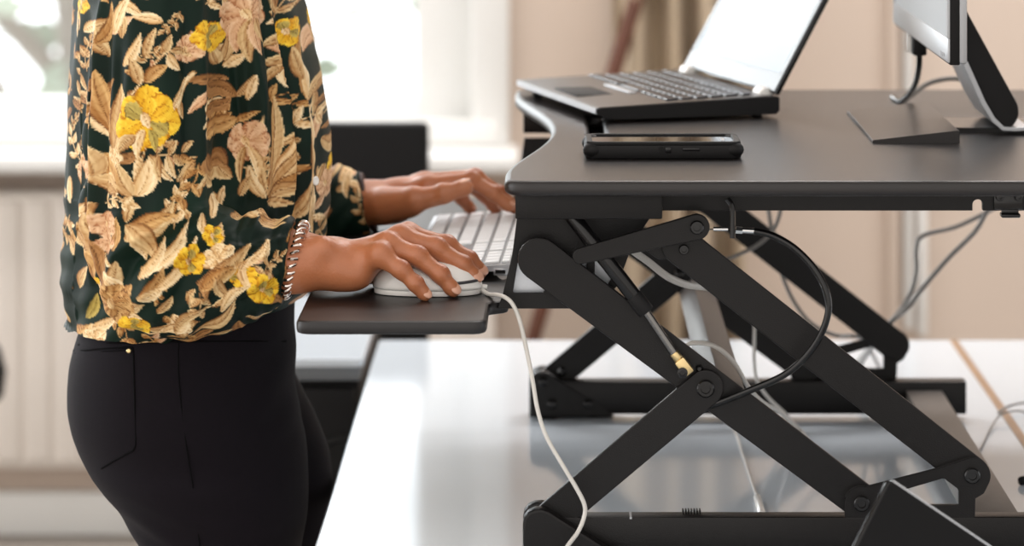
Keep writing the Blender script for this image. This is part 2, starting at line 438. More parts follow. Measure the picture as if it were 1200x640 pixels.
# window: frame, three sashes, glass
wn = thing('window_1', ((WX0 + WX1) / 2, WY, WZ0), 'white framed window behind the person', None); tag(wn, kind='structure'); 
fr = MB(); FY0, FY1 = WY - 0.03, WY + 0.16
fr.box((WX1 - 0.075, FY0, WZ0), (WX1, FY1, WZ1), 0.006); fr.box((WX0, FY0, WZ0), (WX0 + 0.075, FY1, WZ1), 0.006)
fr.box((WX0, FY0 + 0.001, WZ0), (WX1, FY1, WZ0 + 0.035), 0.006); fr.box((WX0, FY0 + .001, WZ1 - 0.075), (WX1, FY1, WZ1), 0.006)
fr.build('window_frame', 'whitepaint', wn, ang=30)
xs = [WX0 + 0.06, -2.6, -1.64, -.74, WX1 - 0.07]
for i in range(4):
    a, b = xs[i], xs[i + 1]; s = MB(); t = 0.085 if i < 3 else 0.115
    s.box((a, WY + .03, WZ0 + .03), (a + .07, WY + .09, WZ1 - .07), .005); s.box((b - t, WY + .03, WZ0 + .03), (b, WY + .09, WZ1 - .07), .005)
    s.box((a, WY + .031, WZ0 + .03), (b, WY + .09, 0.852), .005); s.box((a, WY + .031, WZ1 - .15), (b, WY + .09, WZ1 - .07), .005)
    so = s.build('sash', 'whitepaint', wn, ang=30)
    MB().box((a + .05, WY + .055, .83), (b - t + .02, WY + .061, WZ1 - .13)).build('pane', 'glass', so)
sl = MB(); sl.box((WX0 - .05, WY - .19, WZ0 - .033), (WX1 + .02, WY + .03, WZ0), .008)
sl.build('window_sill', 'whitepaint', wn, ang=30)
# moulding rails under the glass, seen as grey bands
MB().box((WX0, WY - .035, WZ0 + .002), (WX1 - .02, WY - .012, WZ0 + .05), .004).build('lower_moulding', 'whitepaint', wn, ang=30)

# radiator
rad = thing('radiator', (-1.4, WY - .07, 0), 'white ribbed radiator on the wall below the window', 'radiator')
rx0, rx1, rz0, rz1 = -2.4, -0.12, 0.15, 0.685
pitch = 0.057; n = int((rx1 - rx0) / pitch)
body = MB()
body.box((rx0, WY - .116, rz0 + .03), (rx1, WY - .04, rz1 - .02), .004)
body.box((rx0, WY - .115, rz1 - .06), (rx1, WY - .035, rz1), .012); body.box((rx0, WY - .115, rz0), (rx1, WY - .035, rz0 + .06), .012)
body.build('radiator_header', 'radiator', rad)
for i in range(n):
    x = rx0 + pitch * (i + .5)
    MB().box((x - .0265, WY - .125, rz0 + .012), (x + .0265, WY - .035, rz1 - .012), .012, 3).build('column', 'radiator', rad, ang=50)
pp = MB(); pp.tube([(rx1 - .03, WY - .075, rz0 + .03), (rx1 + .05, WY - .075, rz0 + .03), (rx1 + .06, WY - .075, rz0 - .03), (rx1 + .06, WY - .075, 0)], .011)
pp.build('supply_pipe', 'radiator', rad); 
for x in (rx0 + .15, rx1 - .15): MB().box((x - .015, WY - .06, rz0 + .1), (x + .015, WY, rz0 + .14)).build('wall_bracket', 'radiator', rad)

# wall conduits on the right
def conduit(x, z0, z1, wd, m, label):
    o = MB().box((x - wd / 2, WY - .025, z0), (x + wd / 2, WY, z1), .004).build('trim_%d' % conduit.n, m); conduit.n += 1
    tag(o, label, kind='structure')
conduit.n = 1
conduit(XX(1046, WY), 0.09, 3.0, .022, 'wall', 'beige cable duct running up the wall')
conduit(XX(1064, WY), ZZ(384, WY), 3.0, .016, 'whitepaint', 'white conduit on the wall')
conduit(XX(1080, WY), ZZ(392, WY), ZZ(150, WY), .016, 'whitepaint', 'second white conduit on the wall')

# outside: yard and pale trees
g = MB().box((-14, 3.4, -3.2), (10, 22, -3.0)).build('ground', 'ground'); tag(g, 'pale yard outside the window', kind='structure')
def tree(x, y, z, s, label):
    t = thing('tree', (x, y, -3.0), label, 'tree', None)
    MB().tube([(x, y, -3.0), (x + .1 * s, y, z - 1.0), (x - .05, y, z + .3)], lambda q: .16 * s * (1 - .6 * q)).build('trunk', 'bark', t)
    br = MB()
    for i in range(9):
        a = i * 2.4; br.tube([(x, y, z - 1 + i * .15), (x + math.cos(a) * .6 * s, y + math.sin(a) * .5, z - .4 + i * .16), (x + math.cos(a) * 1.25 * s, y + math.sin(a), z + i * .2)], lambda q: .05 * (1 - .8 * q), n=6, sub=4)
    br.build('branch', 'bark', t)
    fo = MB(); rnd = random.Random(int(x * 100))
    for i in range(420):
        d = Vector((rnd.gauss(0, 1), rnd.gauss(0, 1), rnd.gauss(0, .9))).normalized() * (rnd.random() ** .45)
        c = Vector((x + d.x * 1.5 * s, y + d.y * 1.3 * s, z + .4 + d.z * 1.2 * s)); r = rnd.uniform(.07, .15)
        q = Quaternion((rnd.random(), rnd.random(), rnd.random())).normalized() if False else Vector((rnd.gauss(0, 1), rnd.gauss(0, 1), rnd.gauss(0, 1))).to_track_quat('Z', 'Y')
        p = [q @ Vector(v) * r + c for v in ((1, 0, 0), (.3, .45, .1), (-1, 0, 0), (.3, -.45, .1))]
        vs = [fo.bm.verts.new(v) for v in p]; fo.bm.faces.new(vs)
    tag(fo.build('foliage', 'leaf', t), kind='stuff')
tree(-1.75, 8.0, 0.75, 1.0, 'pale green tree outside, seen through the left of the window')
tree(-0.4, 10.5, 1.0, 0.9, 'distant pale tree outside, to the right of the nearer tree')

# ================================================================ things by the wall
po = thing('wooden_pole', P(625, 390, 2.75), 'reddish brown wooden pole leaning against the beige wall', 'pole')
a = Vector((XX(745, 2.86), 2.86, ZZ(0, 2.86))); b = Vector((XX(627, 2.72), 2.72, ZZ(388, 2.72))); d = (a - b)
low = b + d * (-(b.z - .012) / d.z); top = a + d * .25
MB().cyl(low, top, .014, .016, n=16, bev=.004).build('shaft', 'brownwood', po)
MB().cyl(low - d.normalized() * .008, low + d.normalized() * .03, .016, .017, n=16).build('foot_cap', 'rubber', po)
cu = thing('curtain', (XX(790, 2.9), 2.9, 0.1), 'beige pleated curtain hanging against the wall', 'curtain')
cx0, cx1 = XX(722, 2.9), XX(868, 2.9); N = 120; cols = []
v, f = [], []
for i in range(N + 1):
    t = i / N; x = cx0 + (cx1 - cx0) * t; y = 2.9 + .055 * math.sin(t * 2 * PI * 3.6 + .8) + .012 * math.sin(t * 31 + 1)
    for k, z in enumerate((0.06, .6, 1.2, 1.8, 2.4)): v.append((x + .006 * math.sin(k * 2 + i * .1), y, z))
for i in range(N):
    for k in range(4): a_ = i * 5 + k; f.append((a_, a_ + 5, a_ + 6, a_ + 1))
o = link('cloth', pymesh('cloth', v, f), 'curtain', cu, True); s = o.modifiers.new('thick', 'SOLIDIFY'); s.thickness = .003
MB().cyl((cx0 - .1, 2.9, 2.42), (cx1 + .1, 2.9, 2.42), .012).build('curtain_rail', 'whitepaint', cu)
for x in (cx0 - .06, cx1 + .06): MB().box((x - .01, 2.9, 2.41), (x + .01, 3.0, 2.43)).build('rail_bracket', 'whitepaint', cu)

# ================================================================ desks
def desk(x0, x1, y0, y1, label, m='desk', legs=True, edge='deskedge'):
    d = thing('desk', ((x0 + x1) / 2, (y0 + y1) / 2, 0), label, 'desk')
    slab('tabletop', [rrect(x0, y0, x1, y1, .008)], 0.695, 0.72, m, d, .002)
    for y in (y0 + .12, y1 - .12): MB().box((x0 + .08, y - .02, .655), (x1 - .08, y + .02, .695), .003).build('frame_rail', 'silver', d, ang=30)
    for x in (x0 + .1, x1 - .1):
        for y in (y0 + .12, y1 - .12):
            l = MB().box((x - .025, y - .025, .012), (x + .025, y + .025, .656), .004).build('leg', 'silver', d, ang=30)
            MB().cyl((x, y, 0), (x, y, .014), .02).build('foot', 'rubber', l)
    return d
DX0, DX1 = -0.243, 0.541
desk(DX0, DX1, -0.62, 1.17, 'white desk under the black desk riser')
desk(DX1 + .004, 1.34, -0.62, 1.17, 'white desk right of the joint, beside the riser')
# thin brown joint strip between the two desks
j = MB().box((DX1 - .0035, -0.615, 0.700), (DX1 + .0075, 1.165, 0.7213), .001).build('trim_4', 'joint'); tag(j, 'brown strip in the joint between the two white desks', kind='structure')
pd = thing('pedestal_cabinet', (-.38, 1.3, 0), 'black drawer cabinet with a white top, standing behind the person beside the desk', 'cabinet')
px0, px1, py0, py1 = -.50, -.262, 1.055, 1.52
slab('cabinet_top', [rrect(px0 - .01, py0 - .022, px1 + .006, py1 + .01, .006)], .709, .72, 'desk', pd, .002)
MB().box((px0 - .004, py0 - .018, .6905), (px1 + .002, py1 + .004, .7088), .002).build('top_frame', 'bezelgrey', pd, ang=30)
MB().box((px0, py0, .03), (px1, py1, .6895), .006).build('carcass', 'blackmatte', pd, ang=30)
for z0, z1 in ((.045, .24), (.25, .44), (.45, .68)):
    dr = MB().box((px0 + .006, py0 - .016, z0), (px1 - .006, py0 + .001, z1), .004).build('drawer', 'blackmatte', pd, ang=30)
    MB().lathe((-.285, py0 - .016, (z0 + z1) / 2 + .02), (0, -1, 0), [(.034, 0), (.034, .004), (.026, .005), (.024, .001), (.001, .001)], 24).build('handle', 'rubber', dr)
for x in (px0 + .04, px1 - .04):
    for y in (py0 + .04, py1 - .04): MB().cyl((x, y, 0), (x, y, .032), .022).build('caster', 'rubber', pd)

# black office chair beyond the desk
ch = thing('office_chair', (-.43, 1.72, 0), 'black office chair with a flat rectangular back, standing near the window', 'chair')
bx0, bx1 = XX(502, 1.9) - .47, XX(502, 1.9)
plate('backrest', [roundpoly([(bx0, .56), (bx1, .56), (bx1, .9326), (bx0, .9326)], .012)], 1.90, 1.935, 'blackmatte', ch, .006)
MB().box((bx0 - .01, 1.42 + .3, .43), (bx1 + .01, 1.90, .50), .02, 3).build('seat', 'blackmatte', ch)
MB().box((-.46, 1.935, .42), (-.40, 1.955, .75), .004).build('back_support', 'blackmatte', ch, ang=30)
MB().cyl((-.43, 1.82, .09), (-.43, 1.82, .432), .025).build('gas_column', 'chrome', ch)
for i in range(5):
    a = i * 2 * PI / 5 + .3; c = Vector((-.43, 1.82, .1)); e_ = c + Vector((math.cos(a) * .24, math.sin(a) * .24, -.035))
    l = MB().tube([c, e_], lambda t: .022 - .008 * t).build('base_arm', 'blackmatte', ch)
    MB().cyl(e_ + Vector((-.01, 0, -.035)), e_ + Vector((.012, 0, -.035)), .03, bev=.004).build('caster', 'rubber', l)
# armrest, with a chrome bracket, on the side next to the riser
ax = XX(404, 1.78)
ar = MB().ellipsoid((ax, 1.80, ZZ(284, 1.78)), (.040, .07, .026)).build('armrest', 'blackmatte', ch)
MB().torus((XX(427, 1.74), 1.76, ZZ(274, 1.74)), (.5, -.8, .3), .019, .007).build('armrest_ring', 'chrome', ar)
MB().tube([(ax, 1.83, ZZ(284, 1.78)), (ax - .02, 1.87, .62), (ax - .03, 1.85, .47)], .014).build('armrest_post', 'blackmatte', ch)

# the dark rounded seat at the left edge of the view
st = thing('stool', (-1.09, 2.25, 0), 'dark stool at the far left, in front of the radiator', 'stool')
MB().lathe((-1.11, 2.25, .40), (0, 0, 1), [(.13, 0), (.155, .02), (.16, .06), (.15, .1), (.12, .12), (.001, .125)], 32).build('seat', 'blackmatte', st)
MB().cyl((-1.11, 2.25, .03), (-1.11, 2.25, .405), .03).build('stem', 'blackmatte', st)
MB().lathe((-1.11, 2.25, 0), (0, 0, 1), [(.15, 0), (.15, .012), (.05, .035), (.03, .05)], 32).build('base', 'blackmatte', st)
# ================================================================ the desk riser
RW = 0.664                                                    # near frame to far frame
rs = thing('desk_riser', (0.25, RW / 2, 0.72), 'black scissor lift desk riser standing on the white desk', 'desk riser')
TY0, TY1 = -0.093, 0.757; TZ = 1.106
# --- desktop with a scooped front and a tablet slot
xf = -0.050
front = [(xf + .004, TY1 - .002)]
out = []
out += arc((0.96, TY0 + .03), .03, -90, 0) + arc((.96, TY1 - .03), .03, 0, 90)
out += arc((xf + .018, TY1 - .018), .018, 90, 180)
ys = np.linspace(.690, -.022, 40)
for y in ys:
    t = (y - RW / 2) / ((.690 + .022) / 2); out.append((xf + .0445 * (math.cos(min(1, abs(t)) * PI) * .5 + .5) ** .75 if abs(t) < 1 else xf, y))
out += arc((xf + .022, TY0 + .022), .022, 180, 270)
slot = rrect(.036, .225, .0525, .47, .006)
slab('desktop', [out, slot], TZ - .0148, TZ, 'laminate', rs, .0060)
slab('slot_liner', [rrect(.033, .222, .0555, .473, .006)], TZ - .0190, TZ - .0150, 'blackgloss', rs, .0005)

def mirror(y0, y1, far): return (RW - y1, RW - y0) if far else (y0, y1)
def bolt(mx, mz, y, far, r=.0085, parent=None, m='blackgloss'):
    """socket head bolt facing the camera side"""
    ax = (0, 1, 0) if far else (0, -1, 0); yy = RW - y if far else y
    # on the far frame the heads sit on the outer face, hex nuts on the inner one
    b = MB().lathe((mx, yy, mz), ax, [(r, 0), (r, .0028), (r * .85, .004), (r * .55, .004), (r * .5, .0015), (.0002, .0015)], 20)
    o = b.build('bolt', m, parent)
    return o
def nut(mx, mz, y, parent, r=.008):
    MB().lathe((mx, y, mz), (0, -1, 0), [(r, 0), (r, .003), (r * .5, .0055), (.0002, .0055)], 6).build('bolt', 'blackgloss', parent)

def side(far):
    # base rail
    y0, y1 = mirror(-.014, .010, far)
    rl = MB().box((XX(640), y0, .7265), (.492, y1, .766), .0018).build('base_rail', 'powder', rs, ang=30)
    if not far:
        MB().box((XX(737.5), y0 - .0004, .7645), (XX(740), y1 - .004, .7668)).build('joint_mark', 'silver', rl)
        gm = MB()
        for i in range(7): gm.box((XX(799.5 + i * 3.3), -.002, .766), (XX(801.5 + i * 3.3), .008, .7700), .0004)
        gm.build('cable_grommet', 'rubber', rl)
    for px in (640, 1190):
        fx = XX(px); yc = (y0 + y1) / 2
        MB().cyl((fx, yc, .7205), (fx, yc, .728), .012, n=20, bev=.001).build('foot_pad', 'rubber', rs)
    # front hinge housing: two rounded cheeks
    ol = [(613, 654)] + [(613, 606)] + [(614.5, 598), (619, 592), (627, 588.5), (635, 588), (643, 590.5)] + [(722, 641), (734, 654)]
    ol = XZ(ol)
    ca = mirror(-.032, -.0145, far); cb = mirror(-.006, .011, far)
    hz = plate('hinge_housing', [ol], *ca, 'powder', rs, .0028)
    plate('hinge_cheek', [ol], *cb, 'powder', hz, .0028)
    if far:
        for a, b in ((633, 602), (646, 634), (698, 634)): nut(XX(a), ZZ(b), cb[0], hz, .0065)
    # arms
    Cx, Cz = XX(826), ZZ(452)
    TLx, TLz = XX(632), ZZ(303); B1 = (XX(1008), ZZ(586)); B2 = (XX(1137), ZZ(553.5)); Bl = (XX(643), ZZ(607))
    lo = plate('lower_arm', [capsule((Cx, Cz), Bl, .0178, .0168)], *mirror(-.0135, -.0072, far), 'powder', rs, .001)
    lg = plate('long_arm', [capsule((TLx, TLz), B1, .0212, .0176)], *mirror(-.0062, .0008, far), 'powder', rs, .001)
    T = (XX(797), ZZ(287))
    up = plate('upper_arm', [capsule(T, B2, .0185, .0174)], *mirror(-.0070, -.0002, far), 'powder', rs, .001)
    plate('arm_gusset', [roundpoly(XZ([(744, 284), (800, 262), (814, 276), (800, 300), (772, 305)]), .004)], *mirror(.0002, .005, far), 'powder', up, .0008)
    lk = plate('tie_link', [capsule((XX(815), ZZ(261)), (XX(680), ZZ(295)), .0127, .0078)], *mirror(-.0300, -.0245, far), 'powder', rs, .001)
    bz = plate('hinge_bracket', [roundpoly(XZ([(990, 604), (989, 583)]), 0) + [p for p in arc((XX(1008), ZZ(587)), .0163, 170, 75, 8)] +
               XZ([(1034, 563), (1100, 546)]) + arc((XX(1138), ZZ(554)), .0165, 105, -30, 12) + XZ([(1150, 574), (1140, 580), (1139, 606), (990, 606)]),
               roundpoly(XZ([(1046, 574), (1104, 557), (1121, 570), (1121, 588), (1046, 588)]), .002)], *mirror(-.0135, -.0082, far), 'powder', rs, .0008)
    # bolts
    if not far:
        bolt(Cx, Cz, -.0135, far, .0088, lo); bolt(XX(815), ZZ(261), -.030, far, .0068, lk)
        bolt(*B1, -.0135, far, .0078, bz); bolt(*B2, -.0135, far, .0078, bz); bolt(XX(801), ZZ(291), -.0070, far, .005, up)
        nut(XX(819), ZZ(430), -.0062, lg, .004)
        # spacer hidden behind the link
        MB().cyl((XX(815), -.0246, ZZ(261)), (XX(815), -.0068, ZZ(261)), .008).build('spacer', 'steel', lk)
    else:
        nut(Cx, Cz, mirror(-.0062, .0008, far)[0], lg); nut(*B1, mirror(-.0135, -.0082, far)[0], bz); nut(*B2, mirror(-.0135, -.0082, far)[0], bz)
        nut(XX(801), ZZ(291), mirror(-.0070, -.0002, far)[0], up, .005); nut(XX(660), ZZ(592), mirror(-.0135, -.0072, far)[0], lo, .006)
    # upper bracket plate carrying the tray
    outl = XZ([(606.5, 250), (765, 250), (742, 284), (722, 338), (672, 361), (583, 361), (589, 345), (600, 300)], .02)
    h1 = XZ([(607, 306), (640, 333), (637, 342.5), (601, 342.5)], .02)
    h2 = XZ([(672, 303), (689, 300), (687, 315)], .02); h3 = XZ([(697, 303), (716, 326), (711, 335), (697, 322)], .02)
    br = plate('tray_bracket', [roundpoly(outl, [.001, .001, .004, .006, .003, .002, .003, .003]), roundpoly(h1, .002), roundpoly(h2, .001), roundpoly(h3, .001)], *mirror(.016, .020, far), 'powder', rs, .0006)
    # rails under the top
    a = mirror(-.045, .003, far)
    MB().box((XX(604, -.04), a[0], ZZ(257, -.045)), (XX(776, -.04), a[1], TZ - .0148), .0015).build('front_rail', 'powder', rs, ang=30)
    b = mirror(.005, .030, far)
    zb = ZZ(247, .005); zt = TZ - .0148
    if far:
        MB().box((XX(700, .02), b[0], zb), (.94, b[1], zt), .0012).build('side_rail', 'powder', rs, ang=30)
    else:
        nx, nz = XX(1146, .005), ZZ(240, .005); r = 6.2 * 3.0 / FPX
        ol = [(XX(770, .02), zb), (nx - r, zb)] + arc((nx, nz), r, 180, 0, 12) + [(nx + r, zb), (.94, zb), (.94, zt), (XX(770, .02), zt)]
        sr = plate('side_rail', [ol], b[0], b[0] + .012, 'powder', rs, .0008)
        cp = MB().box((XX(1165), .001, ZZ(246)), (XX(1199), .0048, ZZ(226)), .001)
        cp.box((XX(1173), -.004, ZZ(255)), (XX(1195.5), .010, ZZ(250)), .0015); cp.box((XX(1174), .0012, ZZ(251)), (XX(1194), .0045, ZZ(245.5)), .0005)
        cpo = cp.build('cable_clip', 'blackgloss', sr, ang=30)
        for px in (1171.5, 1194): bolt(XX(px), ZZ(230.5), .001, False, .0042, cpo)
for far in (False, True): side(far)
plate('bright_plate', [XZ([(600, 302), (645, 302), (720, 300), (716, 345), (600, 345)], .028)], .027, .0285, 'galva', rs, .0004)  # pale plate added behind the bracket holes so they look bright

# cross members
MB().box((.419, .011, .732), (.4625, RW - .011, .756), .0015).build('base_crossbar', 'powder_lit', rs, ang=30)
th = math.atan2(ZZ(586) - ZZ(303), XX(1008) - XX(632))
cxm, czm = XX(854), ZZ(481)
mx = Matrix.Translation((cxm, 0, czm)) @ Matrix.Rotation(-th, 4, 'Y')
MB().box((-.0185, .0012, -.013), (.0185, RW - .0012, .013), .0015, mtx=mx).build('arm_crossbar', 'powder_lit', rs, ang=30)
MB().box((.30, .035, TZ - .045), (.36, RW - .035, TZ - .0152), .002).build('top_crossbar', 'powder', rs, ang=30)
MB().box((.008, .035, TZ - .035), (.058, RW - .035, TZ - .0195), .002).build('top_crossbar', 'powder', rs, ang=30)

# gas springs (near one and its mirror)
def spring(far):
    y = RW + .016 if far else -.0185
    a, b, c, d = (Vector((XX(p), y, ZZ(q))) for p, q in ((668, 247), (756, 361), (790, 411), (798.5, 431)))
    g_ = MB().cyl(a, b, .0078, n=24, bev=.0012).build('gas_spring', 'blackgloss', rs)
    u = (b - a).normalized()
    MB().cyl(b - u * .020, b + u * .001, .0086, n=24, bev=.001).build('collar', 'blackmatte', g_)
    MB().cyl(b, c, .0040, n=16).build('rod', 'steel', g_)
    f = MB().cyl(c - u * .002, c + u * .007, .0048, n=16, bev=.0008)
    q = u.to_track_quat('Z', 'Y').to_matrix().to_4x4()
    f.box((-.0062, -.0055, .006), (.0062, .0055, .0235), .0015, mtx=Matrix.Translation(c) @ q)
    f.build('rod_end', 'brass', g_, ang=30)
    MB().lathe((d.x, y - .0058, d.z), (0, -1, 0), [(.0052, 0), (.0052, .002), (.0026, .0025), (.0024, .0012), (.0002, .0012)], 18).build('rod_bolt', 'blackgloss', g_)
spring(False)

# release cable with its stop plate and ferrules
cy = -.020
stp = MB().tube([P(852, 233, cy), P(857, 240, cy), P(858.5, 250, cy), P(858.5, 279, cy)], .0028, n=8, flat=1.0).build('cable_stop', 'blackgloss', rs)
MB().cyl(P(836, 268.5, cy), P(853, 268.5, cy), .0022, n=14).build('ferrule', 'chrome', stp)
MB().cyl(P(862, 269.5, cy), P(870, 270, cy), .0036, n=6).build('ferrule', 'chrome', stp)
MB().cyl(P(870, 270, cy), P(887, 271, cy), .0028, n=14).build('ferrule', 'chrome', stp)
MB().cyl(P(822, 269.5, cy), P(838, 268.7, cy), .0006, n=8).build('inner_wire', 'steel', stp)
MB().tube([P(884, 271, cy), P(905, 276, cy - .004), P(930, 290, cy - .012), P(952, 312, cy - .02), P(967, 338, cy - .025), P(971, 362, cy - .026), P(963, 390, cy - .024),
           P(945, 417, cy - .018), P(918, 440, cy - .012), P(880, 457, cy - .005), P(845, 471, -.012), P(812, 482, .004)], .0034, n=12).build('release_cable', 'blackgloss', rs)

# keyboard tray
zt = .972
tr = [(-.2485, TY0)] ; 
tl = roundpoly([(-.2495, TY0 + .002), (-.0665, TY0 + .002), (-.0665, .012), (-.0475, .026), (-.0475, RW - .026), (-.0665, RW - .012), (-.0665, TY1 - .002), (-.2495, TY1 - .002)],
               [.016, .016, .006, .006, .006, .006, .016, .016], 8)
slab('keyboard_tray', [tl], zt - .0130, zt, 'tray', rs, .0035)
# ================================================================ laptop
def local_thing(name, label, cat, group=None): return thing(name, (0, 0, 0), label, cat, group)
lt = local_thing('laptop', 'open black and grey laptop with a pale lit screen, angled on the riser top', 'laptop')
LW, LD = 0.325, 0.217
ft = .004
sect = [(0.0, ft + .0075), (.012, ft + .001), (.03, ft), (LD - .004, ft), (LD, ft + .004), (LD, ft + .0185), (LD - .003, ft + .020), (.0, ft + .0125)]
MB().prism(sect, 0.0, LW).build('base', 'blackgloss2' if 'blackgloss2' in M else 'blackmatte', lt, ang=30)
slope = math.atan2(.0075, LD)
def deck(x): return ft + .0125 + (.0075 / (LD - .003)) * x
dk = MB(); dk.prism([(.0005, deck(0) + .0001), (LD - .012, deck(LD - .012) + .0001), (LD - .012, deck(LD - .012) + .0012), (.002, deck(0.002) + .0012), (.0005, deck(0) + .0008)], .0015, LW - .0015)
dko = dk.build('palm_rest', 'palmrest', lt, ang=30)
MB().prism([(-.0005, ft + .0068), (.002, ft + .0063), (.003, deck(0) + .0014), (-.0005, deck(0) + .0004)], .001, LW - .001).build('front_edge', 'silver', lt, ang=30)
rm = Matrix.Rotation(-slope, 4, 'Y')
MB().box((.012, .115, deck(.045) + .0005 - .0008), (.072, .205, deck(.045) + .0016), .0005).build('touchpad', 'blackmatte', dko, ang=30)
MB().box((.074, .112, deck(.078) + .0006), (.083, .208, deck(.078) + .0030), .001).build('button_strip', 'silver', dko, ang=30)
# keys
kw = (LW - .036) / 15
km = MB().box((-.0072, -.0078, 0), (.0072, .0078, .0022), .0009, 1).build('key', 'laptopkey', lt, ang=30)
first = True
for r in range(6):
    x = .096 + r * .0178; wide = []
    n = 15 if r else 11
    y = .018
    while y < LW - .018 - .006:
        wd = kw * (1 if not (r == 0 and .11 < y < .2) else 4.6)
        o = km if first else km.copy()
        if not first: C.objects.link(o); setp(o, lt)
        first = False
        o.location = (x, y + wd / 2, deck(x) + .0011); o.scale = (1 if r < 5 else .7, wd / kw * (1 if wd == kw else 1.03), 1); o.rotation_euler = (0, -slope, 0)
        y += wd
# lid
HX, HZ = LD - .006, ft + .0215; lean = math.radians(29.5)
R = Matrix.Translation((HX, 0, HZ)) @ Matrix.Rotation(lean, 4, 'Y')
LH = .222
lid = MB().box((0, .002, .002), (.0065, LW - .002, LH), .0022, mtx=R).build('lid', 'blackgloss', lt, ang=30)
bz = MB()
for lo, hi in (((-.0012, .004, .004), (.0004, LW - .004, .026)), ((-.0012, .004, LH - .014), (.0004, LW - .004, LH - .002)), ((-.0012, .004, .026), (.0004, .015, LH - .014)), ((-.0012, LW - .015, .026), (.0004, LW - .004, LH - .014))):
    bz.box(lo, hi, .0004, 1, R)
bz.build('bezel', 'bezelgrey', lid, ang=30)
MB().box((-.0006, .015, .026), (.0003, LW - .015, LH - .014), mtx=R).build('screen', 'screen', lid, False)
for y in (.020, LW - .045):
    MB().cyl((HX - .002, y, HZ - .001), (HX - .002, y + .026, HZ - .001), .0080, n=18, bev=.0012).build('hinge', 'chromew' if 'chromew' in M else 'whiteplastic', lt)
for x in (.02, LD - .02):
    for y in (.02, LW - .02): MB().cyl((x, y, 0), (x, y, ft + .003), .006, bev=.001).build('foot', 'rubber', lt)
lt.location = (.0445, .386, TZ); lt.rotation_euler = (0, 0, math.radians(16.5))

# ================================================================ rugged phone on the riser
ph = local_thing('smartphone', 'black smartphone in a thick rugged case, lying on the front of the riser top', 'phone')
PL, PW, PT = .1592, .076, .0178
me = MB()
slab('case', [rrect(0, 0, PL, PW, .013, 8)], 0, PT - .003, 'blackmatte', ph, .0035)
slab('case_lip', [rrect(.0012, .0012, PL - .0012, PW - .0012, .012, 8), rrect(.008, .006, PL - .008, PW - .006, .008, 8)], PT - .0045, PT, 'rubber', ph, .0014)
dsp = slab('display', [rrect(.0075, .0055, PL - .0075, PW - .0055, .008, 8)], PT - .0035, PT - .0018, 'phoneglass', ph, .0004)
MB().box((PL - .020, PW * .35, PT - .0019), (PL - .0165, PW * .65, PT - .0016)).build('earpiece', 'silver', dsp, ang=30)
MB().box((.081, -.0008, .0065), (.0870, .002, .0125), .0008).build('side_key', 'blackgloss', ph, ang=30)
MB().box((.0985, -.0009, .0085), (.116, .002, .0118), .0008).build('volume_key', 'blackgloss', ph, ang=30)
b = MB()
for i in range(4): b.box((.0752 + i * .0013, -.0004, .0060), (.0758 + i * .0013, .002, .0130))
b.build('grip_rib', 'rubber', ph, ang=30)
for x in (0.0, PL):
    for y in (0.0, PW):
        sx = 1 if x == 0 else -1; sy = 1 if y == 0 else -1
        MB().ellipsoid((x + sx * .0085, y + sy * .0085, PT * .5), (.0105, .0105, PT * .47)).build('corner_bumper', 'blackmatte', ph)
ph.location = (.0288, .0715, TZ); ph.rotation_euler = (0, 0, math.radians(.6))

# ================================================================ monitor
mo = local_thing('monitor', 'grey and black monitor on a slanted stand, right end of the riser top', 'monitor')
MYN, MYF = .098, .602; MZ0, MZ1 = 1.1995, 1.535
fx = .3985
bk = MB().box((fx + .011, MYN, MZ0), (fx + .0195, MYF, MZ1), .003).build('back_shell', 'silver', mo, ang=30)
MB().box((fx + .0015, MYN + .0005, MZ0 - .001), (fx + .012, MYF - .0005, MZ1), .0012).build('side_band', 'blackmatte', mo, ang=30)
fz = MB(); fb = .026
fz.box((fx - .0005, MYN + .001, MZ0 + .0015), (fx + .003, MYF - .001, MZ0 + fb), .0008); fz.box((fx - .0005, MYN + .001, MZ1 - .018), (fx + .003, MYF - .001, MZ1 - .001), .0008)
fz.box((fx - .0005, MYN + .001, MZ0 + fb), (fx + .003, MYN + .012, MZ1 - .018), .0008); fz.box((fx - .0005, MYF - .012, MZ0 + fb), (fx + .003, MYF - .001, MZ1 - .018), .0008)
bzo = fz.build('bezel', 'silver', mo, ang=30)
MB().box((fx + .0008, MYN + .012, MZ0 + fb), (fx + .0022, MYF - .012, MZ1 - .018)).build('screen', 'screenmatte', mo, False)
for i in range(3): MB().cyl((fx - .0012, MYN + .03 + i * .012, MZ0 + .007), (fx, MYN + .03 + i * .012, MZ0 + .007), .0025, n=12).build('button', 'silver', bzo)
# stand: slanted neck, base wedge, tongue
nk = XZ([(1078, -62), (1100, -46), (1133, 12), (1194, 124), (1195, 138), (1187, 150), (1178, 150), (1166, 140), (1155, 121), (1143, 95), (1128, 66)], .28)
neck = plate('neck', [roundpoly(nk, [.003, .003, .003, .004, .006, .004, .004, .008, .008, .008, .003])], .285, .415, 'blackmatte', mo, .0015)
rimp = [(1124, 64), (1134, 72), (1143, 92), (1155, 119), (1166, 138), (1177, 149), (1190, 149.5), (1206, 148.8), (1206, 153), (1190, 154.2), (1175, 153.5), (1163, 143.5), (1150, 122), (1138, 96), (1128, 74)]
plate('neck_rim', [XZ(rimp, .28)], .280, .420, 'silver', neck, .0008)
MB().box((fx + .019, .30, 1.33), (fx + .036, .40, 1.42), .003).build('mount', 'blackmatte', mo, ang=30)
MB().prism([(.333, TZ), (.4245, TZ), (.4245, TZ + .0128), (.4225, TZ + .0135), (.3335, TZ + .0034), (.333, TZ + .0028)], .207, .489).build('stand_base', 'laminate2' if 'laminate2' in M else 'laminate', mo, ang=30)
